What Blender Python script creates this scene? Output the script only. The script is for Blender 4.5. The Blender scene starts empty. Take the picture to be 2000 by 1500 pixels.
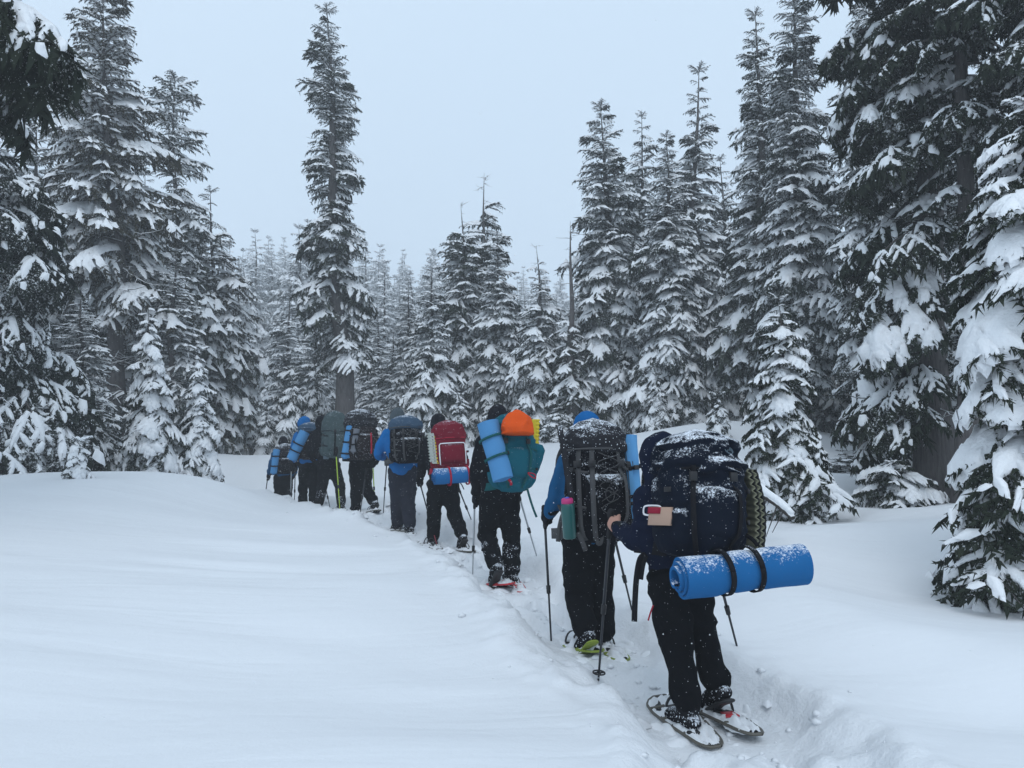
import bpy, math, random
import numpy as np
from mathutils import Vector, Matrix

C = bpy.context.scene.collection
SC = bpy.context.scene
R = math.radians

# ---------------------------------------------------------------- camera
CAM = np.array([0.0, 0.0, 1.6])
FPX = 1444.0
HAZE = 0.0034
PITCH = math.atan(100.0 / FPX)
cd = bpy.data.cameras.new("camera")
cam = bpy.data.objects.new("camera", cd)
C.objects.link(cam)
cam.location = CAM
cam.rotation_euler = (math.pi / 2 + PITCH, 0, 0)
cd.sensor_width = 36
cd.lens = 36 * FPX / 2000
cd.clip_start = 0.05
cd.clip_end = 2000
SC.camera = cam


def P(px, py, Y):
    """the world point at depth Y (metres along +Y) seen at photo pixel px,py"""
    dx = (px - 1000) / FPX
    dz = -(py - 750) / FPX
    c, s = math.cos(PITCH), math.sin(PITCH)
    dy, dzz = c - dz * s, s + dz * c
    t = Y / dy
    return np.array([CAM[0] + dx * t, CAM[1] + Y, CAM[2] + dzz * t])


# ---------------------------------------------------------------- world, sun, exposure
w = bpy.data.worlds.new("World")
SC.world = w
w.use_nodes = True
nt = w.node_tree
nt.nodes.clear()
out = nt.nodes.new("ShaderNodeOutputWorld")
bg = nt.nodes.new("ShaderNodeBackground")
sky = nt.nodes.new("ShaderNodeTexSky")
sky.sky_type = 'NISHITA'
sky.sun_disc = False
sky.sun_elevation = R(52)
sky.sun_rotation = R(-35)
bg.inputs[1].default_value = 0.1
nt.links.new(sky.outputs[0], bg.inputs[0])
bg2 = nt.nodes.new("ShaderNodeBackground")        # the closed snow cloud
tc = nt.nodes.new("ShaderNodeTexCoord")
sep = nt.nodes.new("ShaderNodeSeparateXYZ")
ramp = nt.nodes.new("ShaderNodeValToRGB")
ramp.color_ramp.elements[0].position = 0.0
ramp.color_ramp.elements[0].color = (0.555, 0.695, 0.845, 1)
ramp.color_ramp.elements[1].position = 0.75
ramp.color_ramp.elements[1].color = (0.615, 0.765, 0.92, 1)
nt.links.new(tc.outputs["Generated"], sep.inputs[0])
nt.links.new(sep.outputs[2], ramp.inputs[0])
nt.links.new(ramp.outputs[0], bg2.inputs[0])
bg2.inputs[1].default_value = 1.15
mix = nt.nodes.new("ShaderNodeMixShader")
mix.inputs[0].default_value = 0.93
nt.links.new(bg.outputs[0], mix.inputs[1])
nt.links.new(bg2.outputs[0], mix.inputs[2])
nt.links.new(mix.outputs[0], out.inputs[0])

sl = bpy.data.lights.new("sun", 'SUN')
sl.energy = 0.9
sl.angle = R(40)
sl.color = (0.95, 0.97, 1.0)
so = bpy.data.objects.new("sun", sl)
C.objects.link(so)
so.rotation_euler = (R(34), 0, R(4))

SC.view_settings.view_transform = 'Standard'
SC.view_settings.look = 'None'
SC.view_settings.exposure = 0.0
SC.view_settings.gamma = 1.0
SC.render.engine = 'CYCLES'
SC.cycles.use_denoising = True
SC.cycles.max_bounces = 5
SC.cycles.diffuse_bounces = 3
SC.cycles.glossy_bounces = 2
SC.cycles.transmission_bounces = 2
SC.cycles.volume_bounces = 2
SC.cycles.use_adaptive_sampling = True


# ---------------------------------------------------------------- noise in numpy
def _hash(ix, iy, iz, seed):
    h = (ix * 374761393 + iy * 668265263 + iz * 2147483647 + seed * 974634777) & 0xFFFFFFFF
    h = ((h ^ (h >> 13)) * 1274126177) & 0xFFFFFFFF
    h = h ^ (h >> 16)
    return (h & 0xFFFF).astype(np.float64) / 32767.5 - 1.0


def vnoise(p, seed=0):
    """value noise -1..1 at points p (n,3)"""
    f = np.floor(p).astype(np.int64)
    t = p - f
    t = t * t * (3 - 2 * t)
    r = 0
    for a in (0, 1):
        wx = t[:, 0] if a else 1 - t[:, 0]
        for b in (0, 1):
            wy = t[:, 1] if b else 1 - t[:, 1]
            for c in (0, 1):
                wz = t[:, 2] if c else 1 - t[:, 2]
                r = r + wx * wy * wz * _hash(f[:, 0] + a, f[:, 1] + b, f[:, 2] + c, seed)
    return r


def fbm(p, octaves=3, seed=0):
    a, s, r = 1.0, 0.0, 0
    for i in range(octaves):
        r = r + a * vnoise(p * (2.03 ** i) + 17.3 * i, seed + i)
        s += a
        a *= 0.5
    return r / s


def n2(x, y, sx, sy, seed=0, o=1):
    p = np.stack([x * sx, y * sy, np.zeros_like(x) + 0.37], -1)
    return fbm(p, o, seed)


# ---------------------------------------------------------------- object helpers
def mesh_from(name, verts, faces, smooth=True):
    """verts (n,3) array, faces: (m,3) or (m,4) int array, or a list of such arrays"""
    me = bpy.data.meshes.new(name)
    if not isinstance(faces, list):
        faces = [faces]
    faces = [np.asarray(f, dtype=np.int32) for f in faces if len(f)]
    verts = np.asarray(verts, dtype=np.float32)
    me.vertices.add(len(verts))
    me.vertices.foreach_set("co", verts.ravel())
    loops = np.concatenate([f.ravel() for f in faces]) if faces else np.zeros(0, np.int32)
    sizes = np.concatenate([np.full(len(f), f.shape[1], np.int32) for f in faces]) if faces else np.zeros(0, np.int32)
    starts = np.concatenate([[0], np.cumsum(sizes)[:-1]]).astype(np.int32) if len(sizes) else sizes
    me.loops.add(len(loops))
    me.loops.foreach_set("vertex_index", loops)
    me.polygons.add(len(sizes))
    me.polygons.foreach_set("loop_start", starts)
    me.polygons.foreach_set("use_smooth", np.full(len(sizes), smooth))
    me.update(calc_edges=True)
    me.validate()
    return me


def link(name, me, mat=None, parent=None, loc=None):
    o = bpy.data.objects.new(name, me)
    C.objects.link(o)
    if mat is not None and me is not None and len(me.materials) == 0:
        me.materials.append(mat)
    if parent is not None:
        o.parent = parent
    if loc is not None:
        o.location = loc
    return o


def tag(o, label=None, cat=None, group=None, kind=None):
    if label: o['label'] = label
    if cat: o['category'] = cat
    if group: o['group'] = group
    if kind: o['kind'] = kind
    return o


def empty(name, loc, label, cat, group=None, rz=0.0):
    o = bpy.data.objects.new(name, None)
    C.objects.link(o)
    o.location = loc
    o.rotation_euler = (0, 0, rz)
    o.empty_display_size = 0.1
    return tag(o, label, cat, group)


class Acc:
    """collects pieces of geometry into one mesh"""
    def __init__(s):
        s.v, s.t, s.q, s.n = [], [], [], 0

    def add(s, v, f):
        v = np.asarray(v, float).reshape(-1, 3)
        f = np.asarray(f, int)
        if len(v) == 0 or len(f) == 0:
            return
        (s.t if f.shape[1] == 3 else s.q).append(f + s.n)
        s.v.append(v)
        s.n += len(v)

    def addm(s, other):
        for f in other.t: s.t.append(f + s.n)
        for f in other.q: s.q.append(f + s.n)
        s.v += other.v
        s.n += other.n

    def arrays(s):
        v = np.concatenate(s.v) if s.v else np.zeros((0, 3))
        t = np.concatenate(s.t) if s.t else np.zeros((0, 3), int)
        q = np.concatenate(s.q) if s.q else np.zeros((0, 4), int)
        return v, t, q

    def mesh(s, name, smooth=True, origin=None):
        v, t, q = s.arrays()
        if origin is not None:
            v = v - np.asarray(origin)
        return mesh_from(name, v, [t, q], smooth)


def tube_arrays(pts, radii, n=8, caps=True, flat=1.0, up=(0, 0, 1)):
    """a tube along pts with a radius at each; flat squashes the second axis"""
    pts = np.asarray(pts, float)
    m = len(pts)
    radii = np.broadcast_to(np.asarray(radii, float), (m,)) if np.ndim(radii) < 1 else np.asarray(radii, float)
    tan = np.gradient(pts, axis=0)
    tan /= np.linalg.norm(tan, axis=1)[:, None] + 1e-9
    ref = np.asarray(up, float)
    side = np.cross(tan, ref)
    bad = np.linalg.norm(side, axis=1) < 1e-2
    side[bad] = np.cross(tan[bad], np.array([1.0, 0.1, 0]))
    side /= np.linalg.norm(side, axis=1)[:, None] + 1e-9
    nor = np.cross(side, tan)
    a = np.linspace(0, 2 * math.pi, n, endpoint=False)
    ring = np.cos(a)[None, :, None] * side[:, None, :] + flat * np.sin(a)[None, :, None] * nor[:, None, :]
    v = pts[:, None, :] + ring * radii[:, None, None]
    v = v.reshape(-1, 3)
    i = np.arange(m - 1)[:, None] * n
    j = np.arange(n)[None, :]
    q = np.stack([i + j, i + (j + 1) % n, i + n + (j + 1) % n, i + n + j], -1).reshape(-1, 4)
    t = np.zeros((0, 3), int)
    if caps:
        v = np.concatenate([v, pts[:1], pts[-1:]])
        k = np.arange(n)
        t = np.concatenate([np.stack([(k + 1) % n, k, np.full(n, m * n)], -1),
                            np.stack([(m - 1) * n + k, (m - 1) * n + (k + 1) % n, np.full(n, m * n + 1)], -1)])
    return v, t, q


def add_tube(acc, pts, radii, n=8, caps=True, flat=1.0, up=(0, 0, 1)):
    v, t, q = tube_arrays(pts, radii, n, caps, flat, up)
    b = acc.n
    acc.v.append(v); acc.n += len(v)
    acc.q.append(q + b)
    if len(t): acc.t.append(t + b)


# ---------------------------------------------------------------- materials
MATS = {}


def principled(name, color, rough=0.8, spec=0.3):
    m = bpy.data.materials.new(name)
    m.use_nodes = True
    b = m.node_tree.nodes["Principled BSDF"]
    b.inputs["Base Color"].default_value = (*color, 1)
    b.inputs["Roughness"].default_value = rough
    b.inputs["Specular IOR Level"].default_value = spec
    MATS[name] = m
    return m, m.node_tree, b


def node(nt, typ, **kw):
    n = nt.nodes.new(typ)
    for k, v in kw.items():
        if k in n.inputs.keys():
            n.inputs[k].default_value = v
        else:
            setattr(n, k, v)
    return n


def math_node(nt, op, a, b=None, clamp=False):
    n = nt.nodes.new("ShaderNodeMath")
    n.operation = op
    n.use_clamp = clamp
    for i, x in enumerate((a, b)):
        if x is None: continue
        if isinstance(x, (int, float)): n.inputs[i].default_value = x
        else: nt.links.new(x, n.inputs[i])
    return n.outputs[0]


def noise_out(nt, scale, detail=2.0, vec=None, rough=0.55):
    n = nt.nodes.new("ShaderNodeTexNoise")
    n.inputs["Scale"].default_value = scale
    n.inputs["Detail"].default_value = detail
    n.inputs["Roughness"].default_value = rough
    if vec is not None: nt.links.new(vec, n.inputs["Vector"])
    return n.outputs["Fac"]


def mixcol(nt, fac, a, b):
    n = nt.nodes.new("ShaderNodeMix")
    n.data_type = 'RGBA'
    if isinstance(fac, (int, float)): n.inputs["Factor"].default_value = fac
    else: nt.links.new(fac, n.inputs["Factor"])
    for key, x in ((6, a), (7, b)):
        if isinstance(x, tuple): n.inputs[key].default_value = (*x, 1)
        else: nt.links.new(x, n.inputs[key])
    return n.outputs[2]


def objvec(nt):
    return nt.nodes.new("ShaderNodeTexCoord").outputs["Object"]


def bump(nt, b, height, strength=0.3, dist=0.01):
    n = nt.nodes.new("ShaderNodeBump")
    n.inputs["Strength"].default_value = strength
    n.inputs["Distance"].default_value = dist
    nt.links.new(height, n.inputs["Height"])
    nt.links.new(n.outputs[0], b.inputs["Normal"])


SNOWCOL = (0.90, 0.91, 0.925)
GROUNDSNOW = (0.78, 0.795, 0.815)
m, t_, b_ = principled("snow_ground", GROUNDSNOW, 0.7, 0.25)
ov = objvec(t_)
h1 = noise_out(t_, 9, 4, ov)
h2 = noise_out(t_, 70, 3, ov)
hh = math_node(t_, 'ADD', h1, math_node(t_, 'MULTIPLY', h2, 0.25))
ch_ = t_.nodes.new("ShaderNodeAttribute"); ch_.attribute_name = "churn"
ch3 = math_node(t_, 'MULTIPLY', ch_.outputs["Fac"], math_node(t_, 'MULTIPLY', noise_out(t_, 15, 5, ov, .7), 10))
hh = math_node(t_, 'ADD', hh, ch3)
smp = t_.nodes.new("ShaderNodeMapping")
smp.inputs["Scale"].default_value = (0.45, 3.6, 1)
smp.inputs["Rotation"].default_value = (0, 0, R(8))
t_.links.new(ov, smp.inputs[0])
swd = t_.nodes.new("ShaderNodeTexNoise")
swd.inputs["Scale"].default_value = 1.3
swd.inputs["Detail"].default_value = 2.5
swd.inputs["Distortion"].default_value = 0.5
t_.links.new(smp.outputs[0], swd.inputs["Vector"])
calm = math_node(t_, 'SUBTRACT', 1.0, ch_.outputs["Fac"], True)
hh = math_node(t_, 'ADD', hh, math_node(t_, 'MULTIPLY', calm, math_node(t_, 'MULTIPLY', swd.outputs["Fac"], math_node(t_, 'MULTIPLY', noise_out(t_, .45, 1, ov), 5.0))))
bump(t_, b_, hh, 0.30, 0.02)

m, t_, b_ = principled("snow_on_trees", SNOWCOL, 0.75, 0.2)
ov = objvec(t_)
bump(t_, b_, noise_out(t_, 14, 4, ov), 0.6, 0.05)

def needle_mat(name, c1, c2, frost):
    m, t_, b_ = principled(name, c1, 0.9, 0.1)
    ov = objvec(t_)
    col = mixcol(t_, noise_out(t_, 2.2, 3, ov), c1, c2)
    f = noise_out(t_, 26, 2, ov, 0.7)
    f2 = noise_out(t_, 1.1, 2, ov)
    ff = math_node(t_, 'ADD', f, math_node(t_, 'MULTIPLY', f2, 0.5))
    ff = math_node(t_, 'MULTIPLY', math_node(t_, 'SUBTRACT', ff, 0.86 - frost), 9.0, True)
    t_.links.new(mixcol(t_, ff, col, SNOWCOL), b_.inputs["Base Color"])
    return m

needle_mat("needles_dark", (0.016, 0.026, 0.020), (0.036, 0.040, 0.024), -0.02)
needle_mat("needles_brown", (0.020, 0.022, 0.014), (0.045, 0.036, 0.020), 0.0)
needle_mat("needles_rimed", (0.020, 0.028, 0.026), (0.040, 0.046, 0.036), 0.18)
needle_mat("needles_frosted", (0.014, 0.022, 0.018), (0.030, 0.034, 0.024), 0.03)

m, t_, b_ = principled("bark", (0.06, 0.052, 0.048), 0.95, 0.1)
tcx = t_.nodes.new("ShaderNodeTexCoord")
mp = t_.nodes.new("ShaderNodeMapping")
mp.inputs["Scale"].default_value = (9, 9, 1.1)
t_.links.new(tcx.outputs["Object"], mp.inputs[0])
nf = noise_out(t_, 3, 4, mp.outputs[0], 0.7)
t_.links.new(mixcol(t_, nf, (0.028, 0.025, 0.024), (0.24, 0.22, 0.215)), b_.inputs["Base Color"])
bump(t_, b_, nf, 1.0, 0.06)

# bare limb: bark with snow lying along its upper side
m, t_, b_ = principled("snowy_bark", (0.05, 0.045, 0.042), 0.9, 0.1)
g = t_.nodes.new("ShaderNodeNewGeometry")
sp = t_.nodes.new("ShaderNodeSeparateXYZ")
t_.links.new(g.outputs["Normal"], sp.inputs[0])
f = math_node(t_, 'ADD', sp.outputs[2], math_node(t_, 'MULTIPLY', noise_out(t_, 8, 2, objvec(t_)), 1.2))
f = math_node(t_, 'MULTIPLY', math_node(t_, 'SUBTRACT', f, 0.75), 5.0, True)
t_.links.new(mixcol(t_, f, (0.055, 0.048, 0.044), SNOWCOL), b_.inputs["Base Color"])

# hanging lichen
principled("lichen", (0.085, 0.095, 0.065), 0.95, 0.05)

# ---------------------------------------------------------------- the snow ground
TRAIL_PX = [(1700, 1700, 2.4), (1370, 1425, 4.0), (1150, 1262, 5.1), (985, 1137, 7.0), (872, 1062, 9.2), (786, 1034, 10.0),
            (706, 1003, 11.3), (652, 992, 12.8), (600, 990, 13.4), (556, 990, 14.6), (500, 960, 18.0), (470, 925, 24.0), (500, 905, 32.0)]
TRAIL = np.array([P(*a) for a in TRAIL_PX])
TD = 0.16
ctrl = []
for a, q in zip(TRAIL_PX, TRAIL):
    ctrl.append((q[0], q[1], q[2] + TD * (1 if a[2] < 17 else 0.4)))
for a in [(0, 1500, 3.1), (500, 1500, 3.05), (1000, 1500, 3.05), (0, 1220, 5.0), (0, 1060, 7.4), (0, 967, 10.0), (120, 945, 10.8), (230, 920, 11.6),
          (330, 922, 12.0), (430, 932, 12.2), (520, 985, 12.0), (500, 1300, 4.6), (1150, 1392, 3.75), (950, 1165, 6.0), (750, 1012, 9.9), (600, 993, 12.0),
          (300, 1100, 6.8), (600, 1080, 7.6), (800, 1150, 6.0), (800, 1320, 4.3), (200, 1000, 9.3),
          (470, 886, 22.0), (700, 884, 22.0), (900, 888, 20.0), (1060, 905, 16.0), (1230, 900, 15.0), (1100, 1000, 10.0), (1250, 1010, 9.0), (1230, 1100, 7.0),
          (1350, 1000, 9.5), (1500, 990, 10.3), (1640, 985, 10.5), (1800, 962, 10.0), (1930, 940, 10.5),
          (1500, 1200, 5.4), (1700, 1120, 6.2), (1900, 1150, 5.6), (1700, 1350, 4.0), (2000, 1400, 3.8), (1850, 1090, 6.6), (2000, 1165, 5.2),
          (1440, 880, 14.0), (1445, 825, 17.0), (1500, 860, 16.0), (1560, 880, 15.0), (1650, 900, 15.0), (1300, 850, 21.0), (1800, 880, 16.0), (1950, 880, 16.0),
          (0, 880, 16.0), (200, 880, 18.0), (-400, 880, 16.0), (-600, 1000, 8.0), (-400, 1300, 4.0), (2400, 900, 14.0), (2500, 1100, 6.0), (2400, 1400, 3.5),
          (850, 872, 27.0), (1100, 865, 24.0), (600, 872, 30.0), (400, 850, 34.0), (800, 850, 40.0), (1200, 840, 34.0), (1600, 830, 30.0), (0, 840, 30.0),
          (500, 735, 75.0), (800, 750, 80.0), (1100, 760, 90.0), (1500, 720, 80.0), (100, 700, 75.0), (500, 640, 130.0), (850, 665, 130.0), (1050, 690, 140.0), (1500, 620, 130.0), (0, 600, 130.0)]:
    ctrl.append(tuple(P(*a)))
for a in [(0, 0.5, 0.0), (-3, -1, 0.15), (3, -1, 0.05), (0, -6, 0), (-9, -6, 0.3), (9, -6, 0.3)]:
    ctrl.append(a)
ctrl = np.array(ctrl)


def _wc(x, y):
    rr = np.sqrt(x * x + (y + 3.0) ** 2) + 0.5
    return np.stack([np.arctan2(x, y + 3.0) * 4.0, np.log(rr) * 4.0], -1)


_cu = _wc(ctrl[:, 0], ctrl[:, 1])
_K = np.sqrt(((_cu[:, None] - _cu[None]) ** 2).sum(-1) + 0.35 ** 2)
_W = np.linalg.solve(_K + np.eye(len(_K)) * -0.02, ctrl[:, 2] - 0.3)


def seg_dist(x, y, poly):
    best = np.full(x.shape, 1e9)
    for a, b in zip(poly[:-1], poly[1:]):
        d = b[:2] - a[:2]
        t = np.clip(((x - a[0]) * d[0] + (y - a[1]) * d[1]) / (d @ d), 0, 1)
        best = np.minimum(best, np.hypot(x - a[0] - t * d[0], y - a[1] - t * d[1]))
    return best


_f = random.Random(5)
PRINTS = []
for a, b in zip(TRAIL[:-3], TRAIL[1:-2]):
    L = np.linalg.norm(b[:2] - a[:2])
    k = max(1, int(L / 0.33))
    d = (b[:2] - a[:2]) / L
    for i in range(k):
        q = a[:2] + d * (L * (i + _f.random()) / k)
        s = 0.17 * (1 if i % 2 else -1) + _f.uniform(-.09, .09)
        ang = math.atan2(d[1], d[0]) + _f.uniform(-.25, .25)
        PRINTS.append((q[0] - d[1] * s, q[1] + d[0] * s, ang, _f.uniform(.05, .11)))
PADS = []
for a in [(1338, 1408, 4.02), (1412, 1396, 4.05), (1132, 1250, 5.15), (1184, 1258, 5.15), (974, 1136, 7.0), (1004, 1138, 7.05), (842, 1061, 9.2), (908, 1070, 9.0), (779, 1030, 10.1), (795, 1036, 9.95),
          (697, 1003, 11.3), (728, 996, 11.2), (668, 993, 12.7), (622, 991, 12.9), (590, 992, 13.4), (612, 992, 13.3), (545, 996, 14.4), (562, 996, 14.3)]:
    PADS.append(tuple(P(*a)))


def smooth01(t):
    t = np.clip(t, 0, 1)
    return t * t * (3 - 2 * t)


WELLS = []      # hollows round the trunks of the nearest trees: x, y, radius, depth
q = P(1990, 1150, 5.9); WELLS.append((q[0], q[1], 1.5, 0.30))
q = P(1820, 950, 10.5); WELLS.append((q[0], q[1], 1.2, 0.15))


def ground(x, y, fine=True):
    x = np.atleast_1d(np.asarray(x, float)); y = np.atleast_1d(np.asarray(y, float))
    sh = x.shape
    x = x.ravel(); y = y.ravel()
    z = np.zeros_like(x)
    for i in range(0, len(x), 20000):
        u = _wc(x[i:i + 20000], np.maximum(y[i:i + 20000], -2.9))
        k = np.sqrt(((u[:, None] - _cu[None]) ** 2).sum(-1) + 0.35 ** 2)
        z[i:i + 20000] = k @ _W + 0.3
    z = np.clip(z, -2, 60)
    dist = np.hypot(x, y)
    far = smooth01((dist - 14) / 20)
    d = seg_dist(x, y, TRAIL)
    off = smooth01((d - 0.5) / 0.8)
    # wind-laid ripples and soft mounds
    wx = x + 0.9 * n2(x, y, .35, .35, 3)
    wy = y + 0.7 * n2(x, y, .4, .4, 4)
    z += off * (0.055 * n2(wx, wy, 0.32, 1.25, 11) + 0.028 * n2(wx, wy, 0.7, 3.2, 12) + 0.09 * n2(x, y, .3, .4, 13))
    z += far * 0.35 * n2(x, y, .16, .16, 21, 2)
    edge = d + 0.15 * n2(x, y, 1.7, 1.7, 5, 2) + .05 * n2(x, y, 5.5, 5.5, 6, 2)
    tr = smooth01(1 - (edge - 0.24) / 0.36)
    fade = 1 - smooth01((y - 17) / 6)
    z -= TD * tr * fade
    if fine:
        near = np.where((d < 1.4) & (y < 20))[0]
        if len(near):
            xx, yy, dd = x[near], y[near], d[near]
            rough = smooth01(1 - (dd - 0.35) / 0.5)
            ridg = 1 - np.abs(n2(xx, yy, 3.1, 3.1, 31)) * 2
            zz = rough * (0.065 * n2(xx, yy, 5.0, 5.0, 32, 3) + 0.035 * ridg + 0.04 * n2(xx, yy, 1.8, 1.8, 37) + 0.030 * n2(xx, yy, 11, 11, 38))
            lump = np.clip(n2(xx, yy, 8, 8, 33, 2) - 0.1, 0, 1)
            rim = np.exp(-((edge[near] - 0.52) / 0.16) ** 2)
            zz += rim * (0.05 * lump + 0.028 * (0.5 + n2(xx, yy, 2.1, 2.1, 34)))
            for (fx, fy, an, dep) in PRINTS:
                k = np.where((np.abs(xx - fx) < .5) & (np.abs(yy - fy) < .5))[0]
                if not len(k): continue
                c, s = math.cos(an), math.sin(an)
                u = ((xx[k] - fx) * c + (yy[k] - fy) * s) / 0.30
                v = (-(xx[k] - fx) * s + (yy[k] - fy) * c) / 0.12
                r = np.sqrt(u * u + v * v)
                zz[k] -= dep * smooth01((1.15 - r) / 0.3)
                zz[k] += dep * 0.25 * np.exp(-((r - 1.3) / 0.2) ** 2)
            z[near] += zz * fade[near]
        for (px_, py_, pz_) in PADS:
            k = np.where((np.abs(x - px_) < .7) & (np.abs(y - py_) < .8))[0]
            if len(k):
                r = np.hypot((x[k] - px_ + .2 * (y[k] - py_)) / .26, (y[k] - py_) / .42)
                wgt = smooth01((1.55 - r) / .7)
                z[k] += wgt * (pz_ - .03 - z[k]) * .9
    for (wx_, wy_, wr, wd) in WELLS:
        r = np.hypot(x - wx_, y - wy_) / wr
        z -= wd * smooth01(1.25 - r)
        z += wd * 0.35 * np.exp(-((r - 1.35) / 0.25) ** 2)
    return z.reshape(sh)


def gz(x, y):
    return float(ground(np.array([x]), np.array([y]))[0])


def graded(a, b, step, lo, hi, g):
    mid = list(np.arange(a, b, step))
    up, s = [], step
    v = mid[-1]
    while v < hi:
        s *= g; v += s; up.append(v)
    dn, s = [], step
    v = a
    while v > lo:
        s *= g; v -= s; dn.append(v)
    return np.array(dn[::-1] + mid + up)


gxs = graded(-2.0, 2.6, 0.036, -260, 260, 1.055)
gys = graded(3.0, 7.6, 0.036, -30, 320, 1.034)
GX, GY = np.meshgrid(gxs, gys)
GZ = ground(GX, GY)
nx, ny = len(gxs), len(gys)
idx = np.arange(nx * ny).reshape(ny, nx)
gf = np.stack([idx[:-1, :-1], idx[:-1, 1:], idx[1:, 1:], idx[1:, :-1]], -1).reshape(-1, 4)
gme = mesh_from("snow_ground", np.stack([GX, GY, GZ], -1).reshape(-1, 3), gf)
_gx, _gy = GX.ravel(), GY.ravel()
_d = seg_dist(_gx, _gy, TRAIL) + 0.16 * n2(_gx, _gy, 1.7, 1.7, 5, 2)
at_ = gme.attributes.new("churn", 'FLOAT', 'POINT')
at_.data.foreach_set("value", smooth01(1 - (_d - .38) / .28).astype(np.float32))
go = link("snow_ground", gme, MATS["snow_ground"])
tag(go, "deep fresh snow cover with a trodden trail running through it", None, None, "structure")
print("ground verts", nx * ny)

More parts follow.
